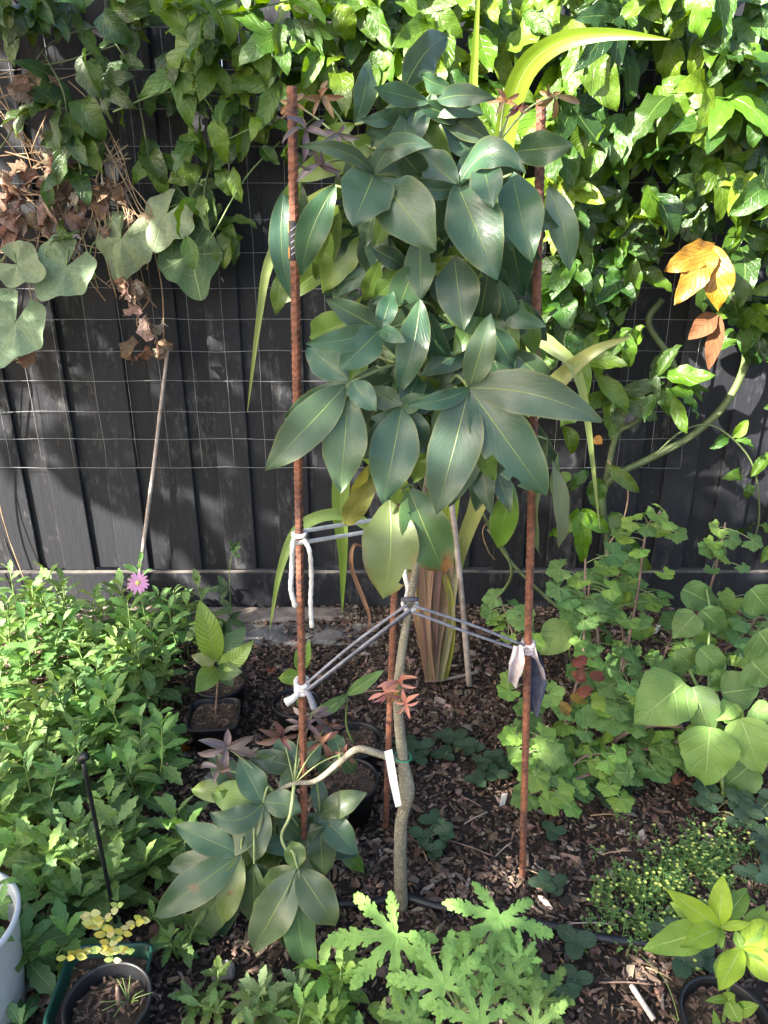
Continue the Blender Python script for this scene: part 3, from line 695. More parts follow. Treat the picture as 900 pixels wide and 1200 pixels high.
# ================================================================ TIES
def ringpts(c, r, n_=14, a0=0, a1=2*pi, tilt=0.0): return [c + V((r*cos(a0+(a1-a0)*i/n_), r*sin(a0+(a1-a0)*i/n_), tilt*sin(a0+(a1-a0)*i/n_))) for i in range(n_+1)]
kL = onstake(sL0, sL1, 633); tk = onstake(sB0, sB1, 612)
rp = thing('rope_tie', 'white cotton rope tied round the stake with two hanging ends', 'rope', kL)
for dz in (0, .012):
    tube('loop', ringpts(kL + V((0, 0, dz)), .011), .0042, 'rope_white', rp, 7, 0)
tube('strand', [kL + V((.003, -.012, .0)), kL.lerp(tk, .5) + V((0, -.012, -.003)), tk + V((0, -.010, -.006))], .0042, 'rope_white', rp, 7)
tube('strand', [kL + V((.003, .012, .012)), kL.lerp(tk, .5) + V((0, .012, .010)), tk + V((0, .010, .008))], .0042, 'rope_white', rp, 7)
tube('loose_end', [kL + V((-.008, -.012, .004)), at(343, 640, 1.22), at(342, 668, 1.225), at(341, 690, 1.22), at(346, 711, 1.22)], lambda f: .0046 + .0006*sin(f*60), 'rope_white', rp, 7)
tube('loose_end', [kL + V((.010, -.010, .004)), at(363, 646, 1.22), at(365, 678, 1.225), at(364, 705, 1.22), at(365.5, 735, 1.22)], lambda f: .0042 + .0006*sin(f*60), 'rope_white', rp, 7)
tt_ = tpos(706)
kl = onstake(sL0, sL1, 803)
t2 = thing('stretchy_tie', 'grey stretchy strap from the trunk to the tagged stake ending in a white knot', 'tie', kl)
tube('strand', [tt_ + V((-.004, -.014, .008)), tt_.lerp(kl, .5) + V((0, -.01, .012)), kl + V((.008, -.008, .008))], .0029, 'tie_grey', t2, 7)
tube('strand', [tt_ + V((.0, -.016, -.004)), tt_.lerp(kl, .5) + V((.004, -.012, -.006)), kl + V((.010, -.010, -.006))], .0040, 'tie_dark', t2, 7)
tube('strand', [tt_ + V((.0, -.0178, .000)), tt_.lerp(kl, .5) + V((.004, -.0147, -.0025)), kl + V((.010, -.0125, -.002))], .0026, 'tie_grey', t2, 7)
for k in range(3): tube('knot', ringpts(kl + V((0, -.001, -.008 + .008*k)), .0115, 12, rnd(), rnd() + 2*pi, .005), .0052, 'rope_white', t2, 7, 0)
tube('knot_end', [kl + V((-.004, -.012, -.004)), kl + V((-.014, -.018, -.016)), kl + V((-.030, -.02, -.026))], lambda f: .005 + .004*f, 'rope_white', t2, 7)
tube('knot_end', [kl + V((.006, -.012, -.002)), kl + V((.016, -.018, -.012)), kl + V((.024, -.02, -.04))], lambda f: .005 + .002*f, 'tie_grey', t2, 7)
kr = onstake(sR0, sR1, 757)
t3 = thing('stretchy_tie', 'grey strap from the trunk to the stake ending in pale and navy cloth tails', 'tie', kr)
tube('strand', [tt_ + V((.006, -.013, .004)), tt_.lerp(kr, .5) + V((0, -.01, .008)), kr + V((-.008, -.008, .006))], .0028, 'tie_grey', t3, 7)
tube('strand', [tt_ + V((.004, -.014, -.008)), tt_.lerp(kr, .5) + V((0, -.012, -.010)), kr + V((-.010, -.010, -.006))], .0028, 'tie_grey', t3, 7)
for k in range(3): tube('knot', ringpts(kr + V((0, 0, -.008 + .007*k)), .0108, 12, 0, 2*pi, .003), .0046, 'cloth_pale', t3, 7, 0)
tube('trunk_loop', ringpts(tt_, .0125, 14, 0, 2*pi, .006), .0042, 'rope_white', t3, 7, 0)
tube('trunk_loop', ringpts(tt_ + V((0, 0, .010)), .0125, 14, 0, 2*pi, -.006), .0042, 'tie_dark', t3, 7, 0)
tube('trunk_loop', [tt_ + V((-.006, .004, .01)), at(478, 690, 1.25), at(474, 668, 1.26), at(480, 650, 1.26)], .0048, 'rope_white', t3, 7)
def cloth(name, pts, widths, mat, parent, depth=.010, cols=9):
    P_ = catmull(pts, 5); vs, fs = [], []; n_ = len(P_); o0 = V(parent.location)
    for i, p in enumerate(P_):
        f = i/(n_-1); wq = widths[0]; k = f*(len(widths)-1); a = int(min(k, len(widths)-2)); wq = widths[a] + (widths[a+1]-widths[a])*(k-a)
        for j in range(cols):
            s = j/(cols-1) - .5
            vs.append(p - o0 + V((s*wq, depth*sin(s*7 + f*3)*(.3+f) , .010*s*sin(f*9))))
    m_ = len(vs); vs += [v + V((.0004, .0016, 0)) for v in vs]
    for i in range(n_-1):
        for j in range(cols-1):
            a = i*cols+j; q = (a, a+cols, a+cols+1, a+1); fs.append(q); fs.append(tuple(m_+x for x in q[::-1]))
    return obj(name, mesh(name, vs, fs, mat), parent)
cloth('cloth_tail', [at(607, 757, 1.27), at(605, 775, 1.265), at(602, 790, 1.265), at(601, 803, 1.27)], [.016, .030, .024, .020], 'cloth_pale', t3)
cloth('cloth_tail', [at(620, 757, 1.30), at(627, 775, 1.31), at(629, 800, 1.31), at(626, 837, 1.30)], [.012, .030, .040, .020], 'cloth_navy', t3)
cloth('cloth_tail', [at(621, 757, 1.285), at(626, 768, 1.29), at(633, 780, 1.295), at(638, 796, 1.30)], [.016, .012, .008, .004], 'cloth_pale', t3, .004)

# ================================================================ STICKS, CANE, PIPE, ROD
def one_tube(name, P_, rad, mat, label, cat, sides=8, group=None, smooth=6):
    vs, fs = tube_data(P_, rad, sides, True, smooth); b = V(P_[0]); vs = [v - b for v in vs]
    return tag(obj(name, mesh(name, vs, fs, mat), None, b), label, cat, group)
one_tube('dry_stick', [gnd(160, 712), at(168, 640, 2.50), at(181, 540, 2.515), at(188, 480, 2.52), at(197, 407, 2.525)], lambda f: .0080 - .0022*f + .0012*max(0, noise.noise(V((f*30, 0, 0)))), 'dry_stick', 'long pale dry stick leaning against the dark fence', 'stick')
one_tube('garden_cane', [gnd(550, 803), at(543, 720, 2.03), at(535, 640, 2.0), at(527, 570, 1.97), at(520, 500, 1.95)], lambda f: .0095 - .002*f + (.0012 if (f*7) % 1 < .06 else 0), 'dry_stick', 'grey bamboo cane standing behind the trunk', 'cane', smooth=10)
one_tube('fallen_twig', [gnd(498, 798, .01), gnd(520, 796, .012), gnd(545, 791, .012), gnd(560, 787, .012)], .005, 'dry_stick', 'grey twig lying at the foot of the strap leaved plant', 'twig')
one_tube('irrigation_pipe', [gnd(300, 1072, .012), gnd(385, 1060, .016), gnd(430, 1059, .016), gnd(470, 1059, .016) + V((0, .018, 0)), gnd(520, 1064, .016), gnd(600, 1076, .016), gnd(660, 1088, .016), gnd(710, 1100, .016), gnd(760, 1106, .012), gnd(830, 1118, .004)], .0085, 'pipe_black', 'black plastic irrigation pipe running across the mulch past the trunk', 'pipe', 12)
rd = thing('plastic_peg', 'thin black plastic rod standing in the leafy herb bed', 'peg', gnd(139, 1098))
b0, b1 = gnd(139, 1098), at(97, 890, 1.10)
tube('rod', [b0, b0.lerp(b1, .5), b1], .0042, 'pot_black', rd, 8)
tube('head', [b1 + V((-.004, 0, -.004)), b1 + V((0, 0, .004)), b1 + V((.010, 0, .008))], .0075, 'pot_black', rd, 8)

# ================================================================ POTS
def pot(px, py, r, h, label, name='plant_pot', mat='pot_black', sq=0, rot=0, squash=1, group=None, fill=.78, z0=0.0, tilt=0):
    """px,py = centre of the rim in the photo"""
    c = gnd(px, py, h + z0); base = V((c.x, c.y, z0))
    root = thing(name, label, 'pot' if name == 'plant_pot' else name.split('_')[-1], base, group)
    vs, fs = lathe([(0, .004), (r*.72, .002), (r*.76, 0), (r*.97, h*.86), (r*1.0, h*.87), (r*1.04, h*.99), (r*1.02, h), (r*.975, h), (r*.955, h*.97), (r*.70, .01)], 40, sq, rot)
    obj('shell', mesh('shell', vs, fs, mat), root)
    vs, fs = [], []; rr = r * (.70 + .25*fill) * (1.0 if not sq else 1.02); S = 28
    prof = [(0, h*fill + .006)] + [(rr*k/5, h*fill + .006*(1-k/5)) for k in range(1, 6)]
    vs, fs = lathe(prof, S, sq, rot); vs = [v + V((0, 0, .006*noise.noise((v + base)*60))) for v in vs]
    obj('soil', mesh('soil', vs, fs, 'potting_soil', smooth=False), root)
    k0 = []
    cvs, cfs = [], []
    for i in range(90):
        a, q = rnd()*2*pi, rr*.9*sqrt(rnd()); L = ru(.003, .009); M = Matrix.Rotation(rnd()*6, 3, 'Z') @ Matrix.Rotation(rg(.4), 3, 'X'); o = len(cvs)
        for p in ((-L, -L*.3, 0), (L, -L*.2, .001), (L*.8, L*.3, .002), (-L*.7, L*.25, .001)): cvs.append(M @ V(p) + V((q*cos(a), q*sin(a), h*fill + .010 + rnd()*.004)))
        cvs += [cvs[o + i_] + V((0, 0, -.002)) for i_ in range(4)]
        cfs += [(o, o+1, o+2, o+3), (o+7, o+6, o+5, o+4), (o, o+4, o+5, o+1), (o+1, o+5, o+6, o+2), (o+2, o+6, o+7, o+3), (o+3, o+7, o+4, o)]
    q = obj('bark_topping', mesh('bark_topping', cvs, cfs, 'mulch_bits', smooth=False), root); q['kind'] = 'stuff'
    return root, base + V((0, 0, h*fill))
p1, p1s = pot(257, 797, .078, .11, 'black plastic pot behind the square pot with the crinkled leaf seedling', fill=.86)
p2, p2s = pot(251, 836, .070, .10, 'black square pot holding the crinkled leaf seedling', sq=5, rot=.1, fill=.84)
p3, p3s = pot(347, 822, .066, .10, 'black round pot with a short leafy sprout beside the tagged stake', fill=.82)
p4, p4s = pot(416, 866, .072, .10, 'black round pot with a thin two leaved seedling behind the arching branch', fill=.80)
p5, p5s = pot(408, 912, .074, .11, 'black round pot of bark chips below the arching branch', fill=.88)
p6, p6s = pot(126, 1172, .074, .12, 'black round pot with a dry stub and grass shoots in front of green tray', fill=.74)
p7, p7s = pot(850, 1190, .074, .11, 'black round pot holding the lime green seedling', fill=.80)
# square green pot behind
p8, p8s = pot(118, 1152, .080, .085, 'dark green square plastic pot behind the round black pot', mat='tray_green', sq=9, rot=.04, fill=.7)
# white bucket at the edge of the bed
bc = gnd(-62, 1082, .24); bk = thing('white_bucket', 'white plastic tub overhung by herb leaves beside the mulch', 'tub', (bc.x, bc.y, 0))
r = .115
vs, fs = lathe([(0, .003), (r*.78, .0), (r*.80, .004), (r*.985, .222), (r*1.03, .226), (r*1.05, .24), (r*1.0, .242), (r*.96, .235), (r*.76, .012)], 48)
obj('shell', mesh('shell', vs, fs, 'bucket_white'), bk)
vs, fs = lathe([(0, .15), (r*.5, .148), (r*.90, .142)], 24); obj('soil', mesh('soil', vs, fs, 'potting_soil'), bk)

# ================================================================ LEAF SHAPES SHARED BY MANY
def variants(fn, n_): return [fn(i) for i in range(n_)]
M_vine1 = variants(lambda i: leaf_mesh('vine_leaf', 'vine', W=.42 + .04*(i % 4), nl=10, nw=2, prof=[prof_ell, prof_ova, prof_lan, prof_acu][i % 4], bend=[.6, 1.3, 2.0, .3, 1.0, -.5, 1.6][i], lift=[.3, .5, .9, .2, .4, -.2, .7][i], fold=[.3, .15, .6, .25, .8, .4, .1][i], wave=[.08, .11, .06, .13, .09, .12, .14][i], wf=[2.5, 3.2, 2.0, 2.8, 3.5, 2.2, 3][i], ph=i*1.7, teeth=.06, tf=7, ragged=.15, twist=[0, .5, -.4, .2, -.7, .4, 0][i]), 7)
M_vine3 = variants(lambda i: lobed_mesh('vine_leaf', 'vine', [(0, 1, .40), (.80 + .1*i, .84 - .05*i, .34), (-.85 - .08*i, .74 + .05*i, .34)], nl=9, nw=2, prof=lambda t: max(.0, sin(pi*(t*.86+.14)**.9))**.8, bend=[.8, 1.5, .4, 1.1, -.3][i], lift=[.35, .6, .2, .5, 0][i], fold=[.2, .35, .5, .1, .3][i], wave=[.08, .1, .12, .07, .1][i], wf=2.6, teeth=.07, tf=7, ragged=.15, twist=[0, .4, -.4, .2, 0][i]), 5)
M_herb = variants(lambda i: leaf_mesh('herb_leaf', 'herb', W=.33 + .03*i, nl=15, nw=1, prof=lambda t: max(0.0, sin(pi * t ** 1.2)) ** 1.05, bend=[.7, .3, 1.1, .5][i % 4], lift=[.3, .15, .5, .2][i % 4], fold=[.25, .35, .15, .3][i % 4], wave=.03, wf=2, ph=i*2.1, teeth=[.45, .6, .35, .5][i % 4], tf=5.0), 4)
def r_cur(th):
    return .62 + .30 * abs(cos(th * 1.25)) ** .7 + .06 * cos(th * 15) - (.3 if abs(th) > 2.6 else 0)
M_cur = variants(lambda i: radial_mesh('currant_leaf', 'currant', [-2.1, -1.15, 0, 1.15, 2.1], lambda th: (.58 + .40*max(0, cos(1.3*((th + 7*pi) % (2*pi) - pi) * 2.0))**.6*.9 if False else (.80 + .17*(.5 + .5*cos(th*2*pi/1.12)) + .045*cos(th*17 + i))) * (1 if abs(th) < 2.3 else .8), seg=5, cup=[.15, .3, -.1][i], wav=.05, ph=i), 3)
M_clov = variants(lambda i: leaf_mesh('clover_leaf', 'clover', W=.82, nl=6, nw=2, prof=lambda t: max(0, sin(pi*t**.95))**.55, bend=.4, lift=.2, fold=.12, teeth=.08, tf=8, wave=.02, ph=i), 2)
M_heart = variants(lambda i: radial_mesh('heart_leaf', 'heart', [-2.35, -1.35, 0, 1.35, 2.35], lambda th: (.70 + .42*exp(-(th/.45)**2) + .13*exp(-((abs(th)-1.35)/.5)**2) + .10*exp(-((abs(th)-2.35)/.35)**2) + .02*cos(th*11+i)), seg=6, cup=[.25, .45, -.15][i], wav=.09, ph=i*2), 3)
def pinn_lobe(t): return max(0, sin(pi*t**1.15))**.8
def ger_mesh(i):
    VS, FS, UV = [], [], []
    angs = [0, .80, -.80, 1.6, -1.6, 2.35, -2.35]; Ls = [1, .97, .97, .86, .86, .6, .6]
    for k, (a, L) in enumerate(zip(angs, Ls)):
        # one deeply cut lobe: a rib with side lobules, each lobule toothed again
        L *= ru(.9, 1.08); M = Matrix.Rotation(a + rg(.05), 3, 'Z')
        parts_ = [(V((0, 0, 0)), 0, L, .15*L)]
        for s in (-1, 1):
            for q, tq in enumerate((.36, .50, .64, .77, .88)):
                parts_.append((V((0, L*(tq - .05), 0)), s*(.70 - .06*q), L*(.20, .26, .24, .19, .13)[q]*ru(.8, 1.1), L*.085))
        for pi_, (p0, an, l_, w_) in enumerate(parts_):
            vs, fs, uv = blade_data(arc_center(l_, .5, .15), V((1, 0, 0)), w_, 12 if pi_ == 0 else 8, 1, lambda t: max(0, sin(pi*(t*.84+.14)))**.5, fold=.15, teeth=.8, tf=2.6 if pi_ else 5, wave=.05, ph=k + pi_)
            R2 = Matrix.Rotation(-an, 3, 'Z'); o = len(VS)
            for v in vs:
                p = p0 + R2 @ v; rr = p.length
                p.z += .05*sin(rr*9 + k*2) * rr - .28*rr*rr + .10*rr
                VS.append(M @ p)
            FS += [tuple(x + o for x in f) for f in fs]; UV += uv
    return mesh('geranium_leaf', VS, FS, 'soft', UV)
M_ger = variants(ger_mesh, 3)
M_dead = variants(lambda i: leaf_mesh('dead_leaf', 'dead', W=.6, nl=7, nw=2, prof=prof_ell, bend=[2.2, 1.4, 2.8][i], lift=[.9, .5, 1.2][i], fold=[.9, .5, 1.2][i], wave=.22, wf=3, ph=i*2, teeth=.15, tf=5), 3)
M_tiny = leaf_mesh('small_leaf', 'herb', W=.55, nl=5, nw=1, prof=prof_ell, bend=.4, lift=.2, fold=.25)

# ================================================================ VINES ON THE FENCE
VG = [(.056, .135, .014), (.080, .17, .015), (.036, .095, .015), (.105, .20, .016), (.022, .060, .014), (.032, .085, .015)]
def vine_leaf(root, p, size, cols=VG, lobed=.4, name='leaf', dirz=None, nrm=None):
    me = random.choice(M_vine3) if rnd() < lobed else random.choice(M_vine1)
    a = rg(.9) if dirz is None else dirz
    al = V((sin(a), -.25 + rg(.3), -cos(a)))
    nr = V((rg(.45) - .15, -.75 + rg(.3), .55 + rg(.4))) if nrm is None else nrm
    return put(name, me, root, p, al, nr, size * .82 * ru(.8, 1.15) * (1.12 if me in M_vine3 else 1), jit(random.choice(cols), .2), sx=ru(.75, 1.25))
def vine_stems(root, paths, r=.0028, mat='vine_stem'):
    for pts in paths: tube('vine_stem', pts, r if not isinstance(r, list) else r[0], mat, root, 6)
def fill(root, regions, cols=VG, lobed=.4):
    for (x0, y0, x1, y1, n_, Y0, Y1, s0, s1) in regions:
        for _ in range(n_):
            px, py = ru(x0, x1), ru(y0, y1); Y = Y0 + (Y1-Y0)*rnd()
            vine_leaf(root, at(px, py, Y), ru(s0, s1), cols, lobed)
random.seed(5)
vr = thing('passion_vine', 'glossy green leafy vine covering the fence with thick curved green stem and golden leaves', 'vine', gnd(706, 735))
fill(vr, [(650, -40, 930, 130, 84, 2.22, 2.46, .13, .20), (640, 110, 920, 230, 72, 2.24, 2.47, .12, .18), (640, 220, 770, 320, 42, 2.30, 2.48, .10, .16), (850, 200, 930, 300, 14, 2.3, 2.47, .13, .20), (640, 300, 730, 420, 30, 2.32, 2.48, .11, .17), (680, 380, 770, 470, 9, 2.36, 2.48, .12, .16), (855, 280, 930, 400, 14, 2.34, 2.47, .13, .19), (700, -30, 900, 200, 30, 2.42, 2.5, .14, .20)])
tube('vine_stem', [gnd(706, 735), at(708, 690, 2.36), at(712, 640, 2.42), at(706, 585, 2.46), at(718, 560, 2.46), at(760, 538, 2.46), at(808, 512, 2.46), at(848, 476, 2.45), at(872, 430, 2.44), at(874, 380, 2.44), at(880, 300, 2.44), at(890, 180, 2.44)], .0122, 'vine_stem', vr, 10)
tube('vine_stem', [at(706, 585, 2.46), at(722, 512, 2.48), at(745, 495, 2.48), at(770, 470, 2.48), at(790, 430, 2.48), at(760, 380, 2.5), at(776, 350, 2.5)], .0105, 'vine_stem', vr, 8)
tube('vine_stem', [at(765, 535, 2.44), at(800, 505, 2.42), at(838, 500, 2.42), at(880, 540, 2.42), at(890, 600, 2.42), at(882, 640, 2.42)], .003, 'vine_stem', vr, 6)
tube('vine_stem', [at(762, 455, 2.4), at(730, 456, 2.42), at(705, 440, 2.44), at(690, 380, 2.4)], .0035, 'vine_stem', vr, 6)
tube('vine_stem', [at(712, 640, 2.38), at(730, 610, 2.38), at(735, 570, 2.4), at(712, 540, 2.42)], .0028, 'dry_vine', vr, 6)
for (x, y, s, a) in [(770, 440, .12, 2.6), (782, 440, .11, 1.6), (772, 452, .10, .5), (784, 455, .09, 1.0), (790, 465, .10, .3), (765, 462, .09, -.3), (800, 470, .08, .8), (805, 455, .08, 1.4), (735, 466, .10, .9), (728, 462, .11, 1.0), (716, 455, .10, .6), (700, 440, .11, .8),
                     (858, 512, .06, 2.6), (862, 516, .06, 1.2), (852, 512, .06, -1.2), (868, 555, .08, -1.6), (880, 558, .09, 2.5), (878, 566, .06, .0), (884, 612, .07, -1.2), (890, 615, .07, .8), (905, 640, .07, -.8), (895, 478, .06, 2),
                     (660, 500, .12, .3), (668, 555, .08, -.6), (712, 545, .11, .9), (700, 560, .10, .1), (690, 552, .08, -.7), (680, 600, .13, .1), (716, 600, .12, .6), (722, 625, .11, .9), (735, 640, .10, .5), (745, 620, .10, 1.5), (728, 650, .10, 1.2), (742, 660, .09, .2), (880, 400, .09, 1.3), (870, 408, .07, .3), (890, 415, .08, .8), (885, 350, .13, .2), (862, 330, .15, .1), (868, 290, .17, .0), (830, 250, .17, -.1), (845, 300, .13, -.2)]:
    vine_leaf(vr, at(x, y, 2.38 + ru(-.03, .05)), s * 1.45, VG[:3] if y > 420 else VG[2:], .15, dirz=a)
# golden and brown leaves
for (b, t, wd, c, Y) in [((838, 290), (790, 358), 34, (.25, .145, .010), 2.22), ((838, 288), (842, 364), 36, (.28, .17, .010), 2.22), ((836, 288), (778, 318), 34, (.23, .13, .010), 2.24)]:
    leaflet(vr, vr, at(*b, Y), at(*t, Y - .04), wd, 'golden', jit(c, .06), name='leaf', nl=12, nw=2, fold=.3, wave=.10, wf=3, ragged=.25)
for (b, t, wd) in [((840, 368), (806, 398), 26), ((844, 370), (830, 434), 20)]:
    leaflet(vr, vr, at(*b, 2.24), at(*t, 2.22), wd, 'dead', (.15, .075, .03), name='withered_leaf', nl=8, nw=2, fold=.4, wave=.1)
leaflet(vr, vr, at(696, 512, 2.42), at(706, 520, 2.4), 12, 'vine', (.5, .26, .03), name='leaf', nl=6, nw=2)

random.seed(9)
vc = thing('passion_vine', 'bright yellow green leafy vine spilling over the fence top behind the tree', 'vine', gnd(560, 722))
fill(vc, [(215, -30, 430, 60, 62, 2.26, 2.47, .11, .17), (300, 30, 560, 140, 60, 2.28, 2.47, .11, .17), (420, -40, 680, 60, 62, 2.26, 2.47, .12, .18), (220, 70, 330, 180, 20, 2.32, 2.48, .10, .15), (530, 60, 680, 230, 34, 2.28, 2.47, .11, .17)], VG[:2] + VG[3:4] + VG[:3], .35)
fill(vc, [(560, 250, 690, 400, 20, 2.34, 2.48, .08, .13), (400, 270, 470, 345, 7, 2.3, 2.46, .07, .10)], VG, .3)
tube('vine_stem', [gnd(560, 722), at(600, 672, 2.40), at(570, 610, 2.42), at(556, 560, 2.42), at(580, 480, 2.45), at(610, 400, 2.45), at(600, 250, 2.45), at(560, 120, 2.45), at(450, 70, 2.42), at(340, 82, 2.4), at(230, 60, 2.42)], .006, 'vine_stem', vc, 7)
tube('vine_stem', [at(655, 712, 2.35), at(640, 700, 2.36), at(600, 660, 2.40), at(572, 620, 2.42)], .0065, 'vine_stem', vc, 7)
tube('vine_stem', [at(590, 60, 2.4), at(530, 30, 2.4), at(430, 20, 2.42), at(300, 30, 2.4), at(215, 30, 2.45)], .0045, 'vine_stem', vc, 6)
tube('vine_tendril', [at(560, 540, 2.4), at(585, 590, 2.41), at(566, 620, 2.43), at(572, 645, 2.43), at(580, 656, 2.43)], .0018, 'dry_vine', vc, 5)
for k in range(18):
    a = at(ru(250, 640), ru(0, 200), 2.42); b = a + V((rg(.15), -.1, rg(.1)))
    tube('vine_stem', [a, (a+b)/2 + V((0, 0, .03)), b], .0022, 'green_stem', vc, 5, 4)

random.seed(13)
vl = thing('passion_vine', 'sparse glossy leaved vine trailing down the wire mesh above the dry vine', 'vine', V((-1.45, 2.45, .02)))
sts = [[V((-1.45, 2.45, .02)), V((-1.5, 2.5, .6)), V((-1.45, 2.5, 1.2)), at(10, 160, 2.48), at(50, 60, 2.45), at(120, 30, 2.44), at(190, 20, 2.44), at(235, 40, 2.44)],
       [at(50, 60, 2.44), at(75, 110, 2.42), at(80, 160, 2.42), at(95, 200, 2.42), at(90, 250, 2.42)], [at(120, 30, 2.44), at(150, 75, 2.42), at(165, 130, 2.42), at(175, 190, 2.44)],
       [at(190, 20, 2.44), at(225, 70, 2.44), at(255, 150, 2.44), at(240, 220, 2.42), at(245, 265, 2.42)], [at(0, 70, 2.46), at(60, 75, 2.44), at(140, 52, 2.44)], [at(145, 0, 2.46), at(152, 40, 2.44), at(160, 70, 2.42)]]
for s in sts: tube('vine_stem', s, .0026, 'vine_stem', vl, 6)
for (x0, y0, x1, y1, n_, s0, s1) in [(0, -20, 140, 30, 13, .10, .15), (45, 40, 110, 150, 11, .12, .16), (55, 140, 110, 210, 7, .11, .14), (120, -10, 230, 40, 8, .10, .15), (120, 50, 175, 110, 5, .10, .14), (140, 160, 180, 190, 3, .11, .13), (195, 60, 240, 160, 7, .11, .15), (215, 160, 285, 280, 20, .08, .12), (-60, -40, 60, 10, 12, .11, .15), (70, 235, 105, 280, 3, .08, .1)]:
    for _ in range(n_): vine_leaf(vl, at(ru(x0, x1), ru(y0, y1), ru(2.36, 2.48)), ru(s0, s1) * 1.22, [(.035, .080, .018), (.06, .125, .022), (.045, .095, .02), (.08, .16, .02)], .35)
# unseen vine leaves added further left, to cast dapples on the fence
for _ in range(70):
    vine_leaf(vl, V((ru(-3.4, -1.40), ru(2.2, 2.5), ru(1.25, 2.3))), ru(.12, .18), VG, .3)

# pale heart shaped leaves of another climber
random.seed(3)
hv = thing('climbing_vine', 'climber with broad pale heart shaped leaves hanging on the wire mesh', 'vine', V((-1.40, 2.46, .02)))
for s in [[V((-1.40, 2.46, .02)), V((-1.42, 2.48, .5)), at(-10, 330, 2.47), at(45, 300, 2.44), at(100, 322, 2.43), at(110, 285, 2.44), at(160, 262, 2.44), at(215, 240, 2.44), at(225, 285, 2.44)], [at(45, 300, 2.44), at(60, 330, 2.42), at(30, 370, 2.42), at(22, 380, 2.4)]]:
    tube('vine_stem', s, .0026, 'green_stem', hv, 6)
for k in range(3):
    c = [at(106, 322, 2.4), at(45, 382, 2.4), at(60, 300, 2.4)][k]
    tube('tendril', [c + V((.02*cos(i*.9)*(1 - i*.07), -.01 + .002*i, .02*sin(i*.9)*(1 - i*.07))) for i in range(12)], .0016, 'green_stem', hv, 5, 3)
for (x, y, r_, a, c) in [(20, 310, 36, 1.2, 1), (78, 312, 46, -.75, 1), (18, 378, 52, -.45, 1), (142, 280, 46, -.35, 1), (196, 250, 42, -.6, 1), (222, 298, 50, .25, 0), (222, 235, 36, .4, 0)]:
    p = at(x, y, 2.36 + ru(0, .05) + (0 if c else .05)); col = (.20, .27, .15) if c else (.055, .115, .045)  # pale green raised further, sunlight put into the leaf colour
    q_ = p + V((rg(.03), .07, .05 + rg(.02))); tube('leaf_stalk', [p, (p + q_)/2 + V((0, -.015, .012)), q_], .002, 'green_stem', hv, 5, 4)
    put('heart_leaf', random.choice(M_heart), hv, p, V((sin(a), -.2, -cos(a))), V((rg(.15), -.85, .5 + rg(.1))), r_ * mpp(p) * .98, jit(col, .10))

# dry dead vine
random.seed(4)
dv = thing('dead_vine', 'dry brown withered vine hanging in the wire mesh', 'vine', V((-1.30, 2.50, .01)))
paths = [[V((-1.30, 2.50, .01)), V((-1.36, 2.52, .5)), at(-5, 330, 2.51), at(20, 250, 2.5), at(40, 190, 2.48), at(0, 130, 2.48)], [at(0, 135, 2.47), at(38, 180, 2.46), at(60, 230, 2.47), at(0, 235, 2.48)], [at(130, 160, 2.46), at(110, 200, 2.46), at(95, 250, 2.46), at(98, 290, 2.47)], [at(160, 290, 2.48), at(168, 330, 2.48), at(175, 350, 2.48), at(160, 375, 2.48), at(170, 395, 2.48)], [at(180, 290, 2.48), at(190, 340, 2.48), at(192, 400, 2.48)],
         [at(80, 95, 2.46), at(105, 120, 2.46), at(120, 160, 2.46)], [at(0, 230, 2.47), at(50, 225, 2.46), at(100, 205, 2.46), at(150, 170, 2.46)]]
for k in range(44):
    x, y = ru(60, 150), ru(150, 300); a = at(x, y, 2.46); paths.append([a, a + V((rg(.06), -.03, -.06 + rg(.05))), a + V((rg(.08), -.02, -.14 + rg(.07)))])
for k in range(22):
    x, y = ru(-10, 60), ru(130, 300); a = at(x, y, 2.47); paths.append([a, a + V((rg(.08), -.03, rg(.06))), a + V((rg(.14), -.02, rg(.12)))])
for s in paths: tube('dry_stem', s, ru(.0011, .0022), 'dry_vine', dv, 5, 5)
for (x, y, n_, sp) in [(20, 260, 10, 16), (30, 235, 6, 14), (15, 200, 4, 12), (70, 195, 9, 16), (105, 205, 12, 18), (120, 215, 9, 16), (75, 240, 8, 14), (40, 85, 4, 10), (155, 250, 3, 8), (160, 333, 4, 7), (150, 328, 3, 6), (170, 372, 3, 5), (172, 402, 3, 5), (191, 400, 4, 5), (28, 410, 3, 5), (60, 165, 5, 14), (140, 225, 5, 10), (100, 255, 5, 14)]:
    for _ in range(n_):
        p = at(x + rg(sp), y + rg(sp), 2.44 + rg(.015)); put('withered_leaf', random.choice(M_dead), dv, p, V((rg(1), rg(.4), -1 + rg(.6))), V((rg(.6), -1, rg(.6))), ru(.045, .085), jit(random.choice([(.32, .24, .165), (.42, .33, .24), (.25, .17, .115)]), .15))

